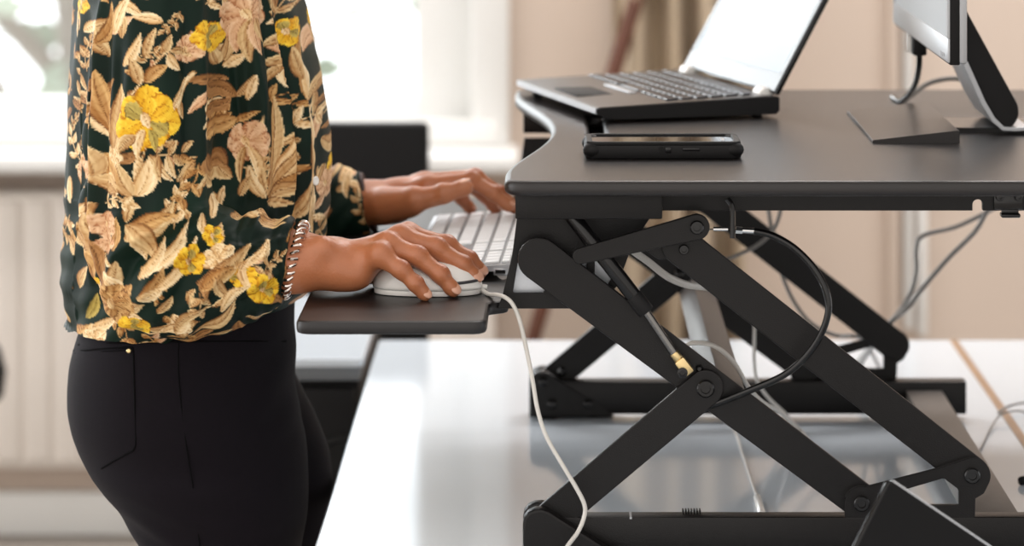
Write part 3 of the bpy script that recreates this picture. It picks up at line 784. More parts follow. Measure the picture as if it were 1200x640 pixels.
MB().prism([(.423, TZ), (.532, TZ), (.532, TZ + .0045), (.423, TZ + .0060)], .300, .402).build('stand_tongue', 'blackgloss', mo, ang=30)
MB().box((.380, .405, MZ0 - .018), (.400, .43, MZ0 + .012)).build('cable_plug', 'blackmatte', mo, ang=30) if False else None
MB().box((fx + .001, .408, MZ0 - .020), (fx + .016, .432, MZ0 + .004), .002).build('cable_plug', 'blackmatte', mo, ang=30)
MB().box((fx + .001, .470, MZ0 - .022), (fx + .010, .488, MZ0 + .004), .002).build('sensor_tab', 'whiteplastic', mo, ang=30)
cz = TZ + .0035
MB().tube([(fx + .009, .42, MZ0 - .018), P(1077, 78, .445), P(1073, 97, .49), P(1065, 110, .54), P(1055, 118, .59), Vector((XX(1046, .63), .63, cz))], .0034).build('power_cable', 'blackgloss', mo)
MB().tube([P(1056, 121, .60) , P(1070, 110, .61), P(1090, 97, .62), P(1118, 92, .62), P(1140, 98, .62), P(1165, 112, .62), P(1190, 118, .62)], .0030).build('signal_cable', 'greycable', mo)

# ================================================================ keyboard
kb = local_thing('keyboard', 'white full size keyboard under the left hand, on the black tray', 'keyboard')
KD, KL = .114, .395        # depth (local x), length (local y)
def kz(x): return .0085 + .0085 * x / KD
MB().prism([(0, .0035), (KD, .0105), (KD, kz(KD) - .0004), (KD - .001, kz(KD)), (.001, kz(0)), (0, kz(0) - .0008)], 0, KL).build('case', 'alu', kb, ang=30)
MB().prism([(.004, kz(.004)), (KD - .004, kz(KD - .004)), (KD - .004, kz(KD - .004) + .0003), (.004, kz(.004) + .0003)], .004, KL - .004).build('key_bed', 'keybed', kb, False)
MB().cyl((KD - .013, .004, .0072), (KD - .013, KL - .004, .0072), .0072, n=24).build('rear_foot', 'whiteplastic', kb)
us = MB().box((KD - .023, -.0002, .0048), (KD - .0085, .004, .0125), .0006).build('port_block', 'alu', kb, ang=30)
MB().box((KD - .021, -.0008, .0068), (KD - .0105, .003, .0106)).build('usb_port', 'blackgloss', us, ang=30)
v, f = [], []
for hw, z in ((.5, 0), (.5, .0015), (.455, .0022)): v += [(-hw, -hw, z), (hw, -hw, z), (hw, hw, z), (-hw, hw, z)]
for k in (0, 4):
    for i in range(4): f.append((k + i, k + (i + 1) % 4, k + 4 + (i + 1) % 4, k + 4 + i))
f.append((8, 9, 10, 11)); f.append((3, 2, 1, 0))
k0 = link('key', pymesh('key', v, f), 'whitekey', kb)
def rows():
    P_ = .0186; rp = [.0125, .0315, .0505, .0692, .0880, .1025]      # row centres from the front
    x0 = .008
    # numeric pad is at the near end (local y small)
    for r, yy in ((0, [(x0, 1), (x0 + P_, 2)]), (1, [(x0, 1), (x0 + P_, 1), (x0 + 2 * P_, 1), (x0 + 3 * P_, 1)]), (2, None), (3, None), (4, None), (5, None)):
        for y, s in (yy or [(x0 + i * P_, 1) for i in range(4)]): yield r, y, s * P_
    x1 = x0 + 4 * P_ + .006
    for r, ns in ((0, 3), (1, (1,)), (3, 3), (4, 3), (5, 3)):
        for i in (range(ns) if isinstance(ns, int) else ns): yield r, x1 + i * P_, P_
    x2 = x1 + 3 * P_ + .006; x3 = KL - .006; span = x3 - x2
    for r, parts in ((0, [1.4, 1.2, 1.2, 5.6, 1.2, 1.2, 1.4]), (1, [2.2] + [1] * 9 + [2.2]), (2, [1.7] + [1] * 10 + [1.7]), (3, [1.4] + [1] * 11 + [1.4]), (4, [1.5] + [1] * 12), (5, [1] * 12)):
        u = span / sum(parts); y = x2
        for p in parts: yield r, y, p * u; y += p * u
xs_ = [.0135, .0325, .0515, .0705, .0890, .1035]
for i, (r, y, wd) in enumerate(rows()):
    o = k0 if i == 0 else k0.copy()
    if i: C.objects.link(o); setp(o, kb)
    x = xs_[r]; o.location = (x, y + wd / 2, kz(x) - .0004); o.scale = (.0152 if r < 5 else .0084, wd - .0034, 1.25); o.rotation_euler = (0, -math.atan2(.0085, KD), 0)
kb.location = (-.156, .150, zt); kb.rotation_euler = (0, 0, math.radians(-2.0))

# ================================================================ mouse
ms = local_thing('computer_mouse', 'white corded mouse under the right hand, at the near end of the tray', 'mouse')
MA, MBB, MH = .0555, .0295, .0335
def mouse_pt(t, s, z0=.0062):
    """s: 0 rim .. 1 crown"""
    c, sn = math.cos(t), math.sin(t); e = 2 / 2.35
    x = MA * math.copysign(abs(c) ** e, c); y = MBB * math.copysign(abs(sn) ** e, sn)
    a = s * PI / 2; k = math.cos(a) ** .72
    return Vector((x * k + .003 * math.sin(a) * -1, y * k, z0 + (MH - z0) * math.sin(a) ** .95))
v, f = [], []; NT, NS = 64, 18
for j in range(NS):
    for i in range(NT): v.append(mouse_pt(2 * PI * i / NT, j / NS))
v.append(mouse_pt(0, 1.0))
for j in range(NS - 1):
    for i in range(NT): f.append((j * NT + i, j * NT + (i + 1) % NT, (j + 1) * NT + (i + 1) % NT, (j + 1) * NT + i))
for i in range(NT): f.append(((NS - 1) * NT + i, (NS - 1) * NT + (i + 1) % NT, len(v) - 1))
f.append(tuple(range(NT - 1, -1, -1)))
link('shell', pymesh('shell', v, f), 'whiteplastic', ms, True)
e = 2 / 2.35
ol = [(MA * .985 * math.copysign(abs(math.cos(2 * PI * i / 64)) ** e, math.cos(2 * PI * i / 64)), MBB * .975 * math.copysign(abs(math.sin(2 * PI * i / 64)) ** e, math.sin(2 * PI * i / 64))) for i in range(64)]
slab('base', [ol], .0006, .0060, 'whiteplastic', ms, .001)
slab('glide_pad', [[(x * .8, y * .8) for x, y in ol]], 0, .0007, 'silver', ms, .0001)
MB().tube([mouse_pt(t, .13 + .06 * math.cos(t)) * 1.0 + Vector((0, 0, 0)) for t in np.linspace(-1.05, 1.05, 15)], .0016, n=8, sub=3).build('front_seam', 'greyseam', ms)
MB().ellipsoid((MA * .66, 0, MH * .80), (.003, .003, .0028)).build('scroll_ball', 'silver', ms)
ms.location = (-.1295, .0715, zt); ms.rotation_euler = (0, 0, math.radians(-3))
def onDesk(px, py, dz=.0022):
    h = ZC - (.72 + dz); k = h / (py - Y0); return Vector(((px - X0) * k, k * FPX - DIST, .72 + dz))
mc = [Vector((-.0785, .0685, zt + .0065)), P(572, 344.5, .050), P(582, 345.5, .014), P(592, 348.5, -.004), P(601, 357, -.010), P(609, 376, -.014), P(617, 410, -.026), P(624, 445, -.036), P(630, 480, -.042), P(640, 511, -.046), P(658, 543, -.049), P(676, 573, -.050),
      P(685, 592, -.050), P(684.5, 606, -.051), P(677, 624, -.056), P(664, 642, -.068)]
lastp = mc[-1]
mc += [Vector((lastp.x - .012, -.085, .730)), Vector((lastp.x - .035, -.12, .7222)), Vector((lastp.x - .09, -.20, .7222)), Vector((lastp.x - .10, -.30, .7222))]
co = MB().tube(mc, .0021, n=10, sub=6).build('cable', 'whitecable', None); co.parent = ms
bpy.context.view_layer.update(); co.matrix_parent_inverse = ms.matrix_basis.inverted()
so = MB().cyl(mc[0] - Vector((.004, 0, 0)), mc[0] + Vector((.009, -.001, -.0005)), .0034, .0026, n=14).build('strain_relief', 'whiteplastic', None); so.parent = ms; so.matrix_parent_inverse = ms.matrix_basis.inverted()

# ================================================================ dark phone propped in front
f2 = local_thing('smartphone', 'dark glossy smartphone tilted on its corner, cut off at the lower right edge', 'phone')
W2, L2, T2 = .078, .152, .0085
slab('frame', [rrect(0, 0, L2, W2, .006, 6)], 0, T2, 'blackgloss', f2, .002)
MB().box((.004, -.0006, .0004), (L2 - .004, .0022, T2 - .0002), .0006).build('lit_edge', 'alu', f2, ang=30)  # pale strip stands in for skylight caught along this one edge
slab('display', [rrect(.0016, .0016, L2 - .0016, W2 - .0016, .005, 6)], T2 - .0005, T2 + .0006, 'phoneglass', f2, .0003)
slab('back_cover', [rrect(.0016, .0016, L2 - .0016, W2 - .0016, .005, 6)], -.0006, .0005, 'phoneglass', f2, .0003)
K = P(1043, 558, -.30)
e1 = Vector((110, 0, -78)).normalized(); e2 = Vector((-80, 0, -113)).normalized(); e2 = (e2 - e1 * e2.dot(e1)).normalized()
lean = Matrix.Rotation(math.radians(22), 4, 'Z') @ Matrix.Rotation(math.radians(-10), 4, 'X')
e1, e2 = lean @ e1, lean @ e2; e3 = e1.cross(e2)
mm = Matrix((e1, e2, e3)).transposed().to_4x4(); mm.translation = K
if e3.y > 0: pass
low = min((mm @ Vector(c)).z for c in ((L2, W2, 0), (L2, W2, T2))); mm.translation.z += (.7200 - low) if abs(.72 - low) < .03 else 0
f2.matrix_world = mm
print('phone corner low', low, 'e3', e3)

# ================================================================ loose cables
def cable(label, pts, r, m, plug=None, parts=()):
    t = thing('cable', pts[0], label, 'cable')
    MB().tube(pts, r, n=8, sub=7).build('cord', m, t)
    for a, b, rr, mm_ in parts: MB().cyl(a, b, rr, n=12, bev=rr * .2).build('plug', mm_, t)
    return t
a, b = onDesk(887.5, 583, .004), onDesk(893, 603, .004)
cable('thin white cable with a plug lying on the desk under the scissor arms', [onDesk(838, 470), onDesk(850, 487), onDesk(862, 507), onDesk(871, 535), onDesk(880, 563), a], .0017, 'whitecable', parts=((a, b, .0042, 'whiteplastic'),))
cable('thick white cable arching from behind the crossbar down to the desk', [P(796, 424, .13), P(805, 405, .12), P(820, 402, .11), P(840, 407, .10), P(860, 425, .11), P(876, 452, .14), P(892, 470, .28), P(915, 484, .48), onDesk(938, 505, .003), onDesk(950, 522, .003)], .0024, 'whitecable')
cable('white cable hanging straight down behind the arm crossing', [P(884, 330, .50), P(884, 390, .50), P(884, 425, .51), P(888, 448, .53), P(902, 468, .56), P(922, 487, .585), onDesk(928, 500, .003), onDesk(938, 515, .003)], .0020, 'whitecable')
cable('pale cable slanting behind the upper arm from the tray bracket', [P(712, 268, .09), P(738, 291, .10), P(760, 307, .11), P(782, 324, .12), P(806, 334, .14), P(835, 338, .17), P(860, 350, .2)], .0038, 'whitecable')
cable('thin grey cable hanging behind the release cable loop', [P(918, 225, .62), P(914, 250, .62), P(906, 270, .62), P(888, 287, .62), P(862, 300, .62), P(840, 308, .62)], .0024, 'greycable')
cable('grey cable drooping from the far arm to the far hinge', [P(898, 230, .71), P(902, 255, .71), P(908, 290, .71), P(918, 326, .71), P(932, 356, .71), P(952, 380, .71), P(980, 393, .71), P(1010, 397, .71), onDesk(1030, 430, .003)], .0026, 'greycable')
cable('grey cable dropping steeply in front of the white wall conduits', [P(1175, 238, .74), P(1156, 249, .74), P(1120, 266, .74), P(1082, 276, .74), P(1074, 292, .74), P(1074, 318, .74), P(1066, 346, .74), P(1050, 370, .74), P(1030, 392, .74), onDesk(1005, 425, .003)], .0029, 'greycable')
cable('grey cable slanting down right of the white wall conduits', [P(1164, 235, .70), P(1155, 250, .70), P(1142, 272, .70), P(1112, 302, .70), P(1085, 333, .70), P(1062, 362, .70), P(1036, 386, .70), onDesk(1000, 440, .003)], .0032, 'greycable')
cable('thin grey wire curling on the white desk at the right edge', [onDesk(1149, 527), onDesk(1157, 510), onDesk(1164, 497, .004), onDesk(1172, 487, .008), onDesk(1186, 482, .01), onDesk(1200, 483, .008), onDesk(1225, 495, .003)], .0012, 'greycable')
cable('second thin grey wire crossing the brown joint at the right edge', [onDesk(1170, 484), onDesk(1178, 478, .005), onDesk(1190, 474, .008), onDesk(1210, 470, .006), onDesk(1240, 462, .002)], .0016, 'greycable')
a = onDesk(1196, 564, .005); b = onDesk(1206, 562, .005)
cable('black cable end lying on the desk at the right edge', [b, onDesk(1225, 560, .003), onDesk(1260, 556, .003)], .0025, 'blackmatte', parts=((a, b, .005, 'blackmatte'),))
# ================================================================ the person
pe = thing('person', (-.38, .30, 0), 'person in a dark floral blouse and black trousers typing with one hand on a mouse', 'person')
def v3(p): return np.array(p, np.float32)
def chain(g, pts, rs, k=.003):
    d = None
    for i in range(len(pts) - 1):
        c = g.cone(pts[i], pts[i + 1], rs[i], rs[i + 1]); d = c if d is None else smin(d, c, k)
    return d
bodyV, bodyF = [], []; boff = 0
def add_body(V, F):
    global boff
    bodyV.append(V); bodyF.append(F + boff); boff += len(V)
NAILS = []

# ---- right arm and hand (on the mouse)
fing = {
 'index': ([P(478, 277, .089), P(523, 288, .088), P(549, 305, .086), P(563, 318.5, .085)], [.0116, .0098, .0086, .0070]),
 'middle': ([P(470, 280, .071), P(511, 291, .068), P(542, 311, .066), P(557, 325.5, .065)], [.0120, .0103, .0090, .0074]),
 'ring': ([P(455, 288, .050), P(489, 300.5, .045), P(516, 322, .041), P(531.5, 340.5, .040)], [.0116, .0096, .0083, .0068]),
 'little': ([P(446, 300, .033), P(470, 316.5, .027), P(487, 333, .0245), P(498.5, 346, .024)], [.0104, .0084, .0073, .0060]),
}
thumb = ([P(412, 312, .082), P(440, 318, .108), P(474, 326, .118), P(500, 336, .114)], [.016, .0125, .0100, .0078])
h = .00125
g = Grid((XX(285, .05), -.012, .955), (XX(572, .05), .145, 1.075), h)
elb, w0, w1 = P(270, 300, .060), P(345, 307, .056), P(392, 309, .057)
def arm_ell(a, b, ra, rb, sq): # flattened forearm: two side by side cones
    a, b = v3(a), v3(b); o = np.array((0, sq, 0), np.float32)
    return smin(g.cone(a + o, b + o, ra, rb), g.cone(a - o, b - o, ra, rb), .01)
D = smin(arm_ell(elb, w0, .031, .0272, .006), arm_ell(w0, w1, .0272, .0232, .006), .012)
palm_c = P(414, 309, .060)
D = smin(D, g.cone(w1, palm_c, .0228, .0205), .012)
D = smin(D, g.ball(P(413, 321, .047), (.021, .018, .0165)), .012)            # heel on the little finger side
D = smin(D, g.cone(P(406, 314, .078), P(436, 314, .098), .0165, .0135), .012)  # thumb ball
for nme, r0, r1 in (('index', .0165, .0118), ('middle', .0170, .0122), ('ring', .0165, .0118), ('little', .0160, .0108)):
    t_ = fing[nme][0][0]; s_ = palm_c.lerp(t_, .15)
    D = smin(D, g.cone(s_, t_, r0, r1), .009)
# tendon ridges and knuckles
for nme in ('index', 'middle', 'ring', 'little'):
    p = fing[nme][0][0]; up = Vector((0, -.25, 1)).normalized()
    D = smin(D, g.cone(P(404, 296, .058) - up * .004, p + up * .0072, .0030, .0036), .010)
    D = smin(D, g.ball(p + up * .0040, .0082), .009)
D = smin(D, g.ball(P(378, 290, .036), .0105), .014)                           # wrist bone
allF = None
for nme, (pts, rs) in list(fing.items()) + [('thumb', thumb)]:
    c = chain(g, pts, rs, .0045)
    up = Vector((0, -.2, 1)).normalized()
    for j in (1, 2):
        dr = (pts[j + 1] - pts[j - 1]).normalized(); nrm = (up - dr * up.dot(dr)).normalized()
        c = smin(c, g.ball(pts[j] + nrm * rs[j] * .20, rs[j] * (.86 if j == 1 else .84)), .006)
    dr = (pts[3] - pts[2]).normalized(); c = smin(c, g.ball(pts[3] - dr * .004, rs[3] * 1.06), .004)   # finger pad
    d2 = smin(D, c, .0065)
    allF = d2 if allF is None else np.minimum(allF, d2)
    nl = Vector((.05, -.62, .78)) if nme != 'thumb' else Vector((0, .5, .8)); nl = (nl - dr * nl.dot(dr)).normalized()
    NAILS.append((pts[3] + dr * rs[3] * .22 - dr * .002, dr, nl, rs[3] * 1.02))
V, F = g.nets(allF); V = relax(V, F, 2, .5); add_body(V, F)

# ---- left arm and hand (over the keyboard)
lf = {
 'index': ([P(500, 219, .470), P(553, 211, .462), P(578, 227, .460), P(597, 241.5, .460)], [.0120, .0094, .0082, .0068]),
 'middle': ([P(497, 215, .494), P(557, 208.5, .492), P(585, 227, .492), P(603, 243.5, .492)], [.0122, .0096, .0084, .0070]),
 'ring': ([P(490, 217, .516), P(544, 211, .520), P(568, 229, .522), P(581, 244.5, .522)], [.0118, .0092, .0080, .0066]),
 'little': ([P(480, 222, .536), P(522, 219, .546), P(541, 233, .550), P(552, 245.5, .552)], [.0108, .0080, .0070, .0060]),
}
lth = ([P(452, 240, .450), P(486, 235, .430), P(520, 227.5, .424), P(546, 219.5, .422)], [.0190, .0138, .0106, .0086])
g = Grid((XX(350, .48), .38, .955), (XX(622, .48), .590, 1.085), .00135)
elb, w0, w1 = P(330, 246, .470), P(415, 239, .485), P(436, 237.5, .488)
D = smin(arm_ell(elb, w0, .030, .0225, .008), arm_ell(w0, w1, .0225, .0212, .008), .012)
pc = P(462, 233, .490)
D = smin(D, g.cone(w1, pc, .0222, .0215), .014)
D = smin(D, g.cone(P(446, 243, .462), P(478, 239, .440), .0205, .0150), .012)
D = smin(D, g.ball(P(460, 246, .505), (.024, .018, .0165)), .012)
for nme, r0, r1 in (('index', .0170, .0125), ('middle', .0175, .0128), ('ring', .0170, .0124), ('little', .0165, .0115)):
    t_ = lf[nme][0][0]; D = smin(D, g.cone(pc.lerp(t_, .1), t_, r0, r1), .010)
allF = None
for nme, (pts, rs) in list(lf.items()) + [('thumb', lth)]:
    c = chain(g, pts, rs, .0045); up = Vector((0, -.15, 1)).normalized()
    for j in (1, 2):
        dr = (pts[j + 1] - pts[j - 1]).normalized(); nrm = (up - dr * up.dot(dr)).normalized()
        c = smin(c, g.ball(pts[j] + nrm * rs[j] * .25, rs[j] * .93), .004)
    dr = (pts[3] - pts[2]).normalized(); c = smin(c, g.ball(pts[3] - dr * .004, rs[3] * 1.06), .004)
    d2 = smin(D, c, .0075 if nme != 'thumb' else .011)
    allF = d2 if allF is None else np.minimum(allF, d2)
    nl = Vector((0, -.1, 1)) if nme == 'thumb' else Vector((.3, -.3, .9)); nl = (nl - dr * nl.dot(dr)).normalized()
    NAILS.append((pts[3] + dr * rs[3] * .22 - dr * .003, dr, nl, rs[3] * 1.02))
V, F = g.nets(allF); V = relax(V, F, 2, .5); add_body(V, F)

# ---- head, neck, trunk, upper arms (under the clothes or above the view)
TYC = .28
g = Grid((-.62, .0, .80), (-.12, .58, 1.66), .006)
hx = -.335
D = g.loft([.82, .95, 1.05, 1.18, 1.27, 1.33], [-.385, -.375, -.355, -.345, -.365, -.375], [.07, .07, .072, .072, .06, .045], [TYC] * 6, [.12, .105, .11, .125, .13, .09], 2.3)
D = smin(D, g.cone((-.375, TYC, 1.30), (-.345, TYC, 1.42), .054, .050), .03)
hd = g.ball((hx, TYC, 1.515), (.092, .072, .105))
hd = smin(hd, g.ball((hx + .035, TYC, 1.465), (.058, .055, .055)), .03)         # jaw
hd = smin(hd, g.cone((hx + .086, TYC, 1.52), (hx + .103, TYC, 1.487), .008, .012), .012)   # nose
hd = smin(hd, g.cone((hx + .078, TYC - .026, 1.535), (hx + .078, TYC + .026, 1.535), .012, .012), .012)
for s_ in (-1, 1):
    hd = np.maximum(hd, -g.ball((hx + .096, TYC + s_ * .030, 1.519), .013))
    hd = np.minimum(hd, g.ball((hx + .080, TYC + s_ * .029, 1.519), .013))
    hd = smin(hd, g.ball((hx - .005, TYC + s_ * .074, 1.505), (.018, .008, .030)), .006)
hd = smin(hd, g.cone((hx + .086, TYC - .018, 1.455), (hx + .086, TYC + .018, 1.455), .008, .008), .006)
D = smin(D, hd, .02)
for pts, rs in (([(-.375, .135, 1.27), P(178, 60, .075), P(185, 290, .055), P(275, 300, .060)], [.045, .042, .038, .031]),
                ([(-.375, .425, 1.27), P(200, 80, .50), P(215, 250, .47), P(335, 246, .470)], [.045, .042, .038, .030])):
    D = smin(D, chain(g, [v3(p) for p in pts], rs, .01), .02)
V, F = g.nets(D); V = relax(V, F, 2, .5); add_body(V, F)
me = npmesh('body', np.concatenate(bodyV), np.concatenate(bodyF))
body = link('body', me, 'skin', pe, True)
# darker, ruddier skin over the finger joints
bc_ = np.concatenate(bodyV); tone = np.zeros(len(bc_))
for hand in (fing, lf):
    for nme, (pts, rs) in hand.items():
        for j, am in ((0, .35), (1, .8), (2, .6)):
            dr = (pts[min(j + 1, 3)] - pts[max(j - 1, 0)]).normalized(); up = Vector((0, -.2, 1)); nrm = (up - dr * up.dot(dr)).normalized()
            q = np.array(pts[j] + nrm * rs[j]); rel = bc_ - q; al = rel @ np.array(dr)
            d2 = (rel ** 2).sum(1); t_ = am * np.exp(-d2 / .0062 ** 2) * (.72 + .28 * np.cos(al * 2 * PI / .0034))
            tone = np.maximum(tone, t_)
ta = me.color_attributes.new('tone', 'FLOAT_COLOR', 'POINT'); ta.data.foreach_set('color', np.stack([tone, tone, tone, np.ones_like(tone)], 1).astype(np.float32).ravel())
nts = M['skin'].node_tree; bs = nts.nodes['Principled BSDF']; src = bs.inputs['Base Color'].links[0].from_socket
mxs = nts.nodes.new('ShaderNodeMixRGB'); ats = nts.nodes.new('ShaderNodeAttribute'); ats.attribute_name = 'tone'
nts.links.new(ats.outputs['Fac'], mxs.inputs[0]); nts.links.new(src, mxs.inputs[1]); mxs.inputs[2].default_value = srgb((138, 70, 46)); nts.links.new(mxs.outputs[0], bs.inputs['Base Color'])
def orient_out(o):
    bm = bmesh.new(); bm.from_mesh(o.data); bmesh.ops.recalc_face_normals(bm, faces=bm.faces[:]); bm.to_mesh(o.data); bm.free(); o.data.update()
orient_out(body)
for c, dr, nl, r in NAILS:
    sd = dr.cross(nl).normalized(); q = Matrix((dr, sd, nl)).transposed().to_quaternion()
    MB().ellipsoid(c + nl * (r * .80), (r * 1.02, r * .80, r * .32), q, 14).build('fingernail', 'nail', body)
# hair
g = Grid((-.50, .14, 1.36), (-.20, .42, 1.66), .005)
D = g.ball((hx - .012, TYC, 1.528), (.102, .082, .108)); D = np.maximum(D, -g.ball((hx + .085, TYC, 1.485), (.085, .075, .09)))
D = smin(D, g.ball((hx - .115, TYC, 1.56), .045), .02)
V, F = g.nets(D); V = relax(V, F, 2, .5); o = link('hair', npmesh('hair', V, F), 'hair', pe, True); orient_out(o)

# ---- trousers, legs, shoes
g = Grid((-.66, .03, .03), (.10, .56, 1.0), .006)
ys_ = [(330, 112, 346), (350, 104, 345), (372, 96, 343), (392, 91, 345), (410, 85, 345), (430, 80.5, 345), (455, 78.5, 346), (480, 78.5, 349), (505, 83, 355), (530, 92, 359), (555, 108, 361), (580, 128, 361.5), (605, 148, 360), (630, 161, 355), (660, 170, 350), (760, 192, 330), (860, 210, 315), (960, 205, 300), (1120, 215, 285), (1270, 222, 275)]
YN = .195
zs = [ZZ(a, YN) for a, b, c in ys_]; cx = [XX((b + c) / 2, YN) for a, b, c in ys_]; ha = [(XX(c, YN) - XX(b, YN)) / 2 for a, b, c in ys_]
hb = [.11, .112, .115, .115, .115, .116, .118, .118, .115, .110, .105, .10, .096, .092, .088, .072, .066, .062, .05, .048]
near = g.loft(zs, cx, ha, [YN + .01] * 10 + [YN] * 10, hb, 2.1)
far = None
ysf = [(372, 110, 335), (410, 100, 338), (430, 98, 342), (455, 100, 352), (480, 112, 366), (505, 130, 377), (530, 150, 386), (560, 175, 390), (600, 195, 389), (660, 215, 384), (760, 240, 376), (860, 245, 366), (960, 240, 345), (1120, 245, 330), (1270, 235, 300)]
YF = .365
far = g.loft([ZZ(a, YF) for a, b, c in ysf], [XX((b + c) / 2, YF) for a, b, c in ysf], [(XX(c, YF) - XX(b, YF)) / 2 for a, b, c in ysf], [YF] * 15, [.112] * 4 + [.11, .105, .10, .095, .09, .085, .075, .068, .062, .05, .048], 2.1)
D = smin(near, far, .022)
D = smin(D, g.cone(P(215, 395, .28), P(215, 470, .28), .09, .10), .03)
V, F = g.nets(D); V = relax(V, F, 3, .5)
tro = link('trousers', npmesh('trousers', V, F), 'denim', pe, True); orient_out(tro)
n_ = np.array([v.normal for v in tro.data.vertices]); co_ = np.array([v.co for v in tro.data.vertices])
u, zz = co_[:, 0] * 1.0, co_[:, 2]
wr = .0011 * np.sin(zz * 210 + u * 60 + 2 * np.sin(u * 30)) * np.clip((ZZ(560, .2) - zz) / .03, 0, 1) * np.clip((u * -1 - .30) / .06, 0, 1)
wr += .0012 * np.sin(zz * 150 - u * 120 + np.sin(zz * 40) * 2) * np.exp(-((u - XX(340, .2)) / .035) ** 2) * np.exp(-((zz - ZZ(440, .2)) / .05) ** 2)
tro.data.vertices.foreach_set('co', (co_ + n_ * wr[:, None]).astype(np.float32).ravel()); tro.data.update()
def bvh(o):
    return BVHTree.FromPolygons([v.co.copy() for v in o.data.vertices], [tuple(p.vertices) for p in o.data.polygons])
tb = bvh(tro)
def on(bv, px, py, Yg=.12, lift=0.0):
    o = Vector((0, -DIST, ZC)); d = (P(px, py, Yg) - o).normalized()
    h_, nn, i, L = bv.ray_cast(o, d)
    return (h_ + nn * lift if nn.dot(d) < 0 else h_ - nn * lift) if h_ is not None else None
def seam(name, pts, r, m, parent, bv):
    ps = [on(bv, a, b) for a, b in pts]; ps = [p for p in ps if p is not None]
    return MB().tube(ps, r, n=6, sub=4).build(name, m, parent)
pk = seam('back_pocket', [(86, 411), (100, 410.5), (120, 409), (140, 408), (153, 407.5), (156, 411), (157, 440), (158, 480), (158.5, 522), (148, 532), (132, 541), (119, 549)], .0011, 'seam', tro, tb)
seam('pocket_stitch', [(88, 414), (120, 412), (147, 411)], .0006, 'seam', pk, tb)
rp = on(tb, 151.5, 411, lift=.0005)
MB().lathe(rp, (-.1, -1, .15), [(.0026, 0), (.0027, .0008), (.0018, .0018), (.0002, .002)], 14).build('rivet', 'brass', pk)
seam('side_seam', [(210, 395), (209, 430), (212, 470), (218, 520), (226, 570), (234, 640)], .0008, 'seam', tro, tb)
seam('waistband', [(92, 404), (130, 402), (180, 401), (240, 400), (300, 400), (335, 400)], .0012, 'seam', tro, tb)
for (a, Yc) in ((ysf[-1], YF), (ys_[-1], YN)):
    cxs = XX((a[1] + a[2]) / 2, Yc); s = MB()
    prof = [(-.075, .05), (-.06, .085), (-.02, .09), (.03, .075), (.09, .055), (.14, .045), (.165, .03)]
    rings = []
    for x, ht in prof:
        wd = .036 if x < .02 else .042 if x < .12 else .030
        rings.append([s.bm.verts.new((cxs + x, Yc + wd * math.cos(t), max(.002, ht * .5 + ht * .5 * math.sin(t)))) for t in np.linspace(0, 2 * PI, 17)[:-1]])
    for i in range(len(rings) - 1):
        for k in range(16): s.bm.faces.new((rings[i][k], rings[i][(k + 1) % 16], rings[i + 1][(k + 1) % 16], rings[i + 1][k]))
    s.bm.faces.new(rings[0]); s.bm.faces.new(list(reversed(rings[-1])))
    s.build('shoe', 'shoe', pe)

# ---- blouse
HB = .0032
g = Grid((XX(60, .28), -.035, ZZ(402, .1)), (XX(452, .45), .565, 1.36), HB)
rows_ = [(-115, 150, 300, .10), (-85, 118, 325, .165), (-50, 104, 340, .185), (0, 98, 354, .178), (50, 94, 368, .170), (100, 90, 380, .165), (150, 88, 387, .162), (200, 86, 389, .160),
         (240, 84, 387, .162), (280, 82, 382, .165), (320, 81, 374, .168), (338, 87, 362, .168), (350, 91, 330, .167), (362, 94, 296, .165), (376, 94, 272, .158), (386, 100, 255, .150), (392, 118, 235, .140)]
T = g.loft([ZZ(a, TYC) for a, *_ in rows_], [XX((b + c) / 2, TYC) for a, b, c, d in rows_], [(XX(c, TYC) - XX(b, TYC)) / 2 for a, b, c, d in rows_], [TYC - .025] * len(rows_), [d + .004 for *_, d in rows_], 2.5)
T = smin(T, g.ball(P(90, 386, .20), (.014, .05, .012)), .006)             # gathered knot of hem at the back
def sleeve(pts, rs, k): return chain(g, [v3(p) for p in pts], rs, k)
S = sleeve([(-.40, .135, 1.285), P(180, -60, .105), P(180, 60, .070), P(178, 160, .052), P(176, 250, .044), P(184, 306, .040), P(214, 318, .040), P(252, 317, .044), (P(290, 311, .050)), P(322, 305, .054), P(352, 304, .056)],
           [.060, .060, .057, .057, .060, .0615, .0630, .0570, .0470, .0365, .0330], .02)
# cut the sleeve at the cuff
cc = P(339, 305, .055); nx_ = Vector((.985, 0, -.17)).normalized()
S = np.maximum(S, (g.X - cc.x) * nx_.x + (g.Z - cc.z) * nx_.z)
L_ = sleeve([(-.40, .425, 1.285), P(205, -40, .485), P(215, 120, .50), P(225, 235, .485), P(290, 246, .47), P(360, 243, .470), P(400, 240, .478), P(440, 237, .486)], [.060, .058, .056, .056, .052, .044, .037, .034], .02)
cl = P(428, 238, .484); nl_ = Vector((.97, 0, .22)).normalized()
L_ = np.maximum(L_, (g.X - cl.x) * nl_.x + (g.Z - cl.z) * nl_.z)
base = smin(smin(T, S, .026), L_, .014)
V, F = g.nets(base); V = relax(V, F, 3, .5)
bo = link('blouse', npmesh('blouse', V, F), None, pe, True); orient_out(bo)
# finer mesh
md = bo.modifiers.new('sub', 'SUBSURF'); md.levels = 1; md.render_levels = 1
dg = bpy.context.evaluated_depsgraph_get(); fine = bpy.data.meshes.new_from_object(bo.evaluated_get(dg)); bo.modifiers.clear(); bo.data = fine
nV = len(fine.vertices); co_ = np.empty(nV * 3, np.float32); fine.vertices.foreach_get('co', co_); co_ = co_.reshape(-1, 3).astype(np.float64)
nr = np.empty(nV * 3, np.float32); fine.vertices.foreach_get('normal', nr); nr = nr.reshape(-1, 3).astype(np.float64)
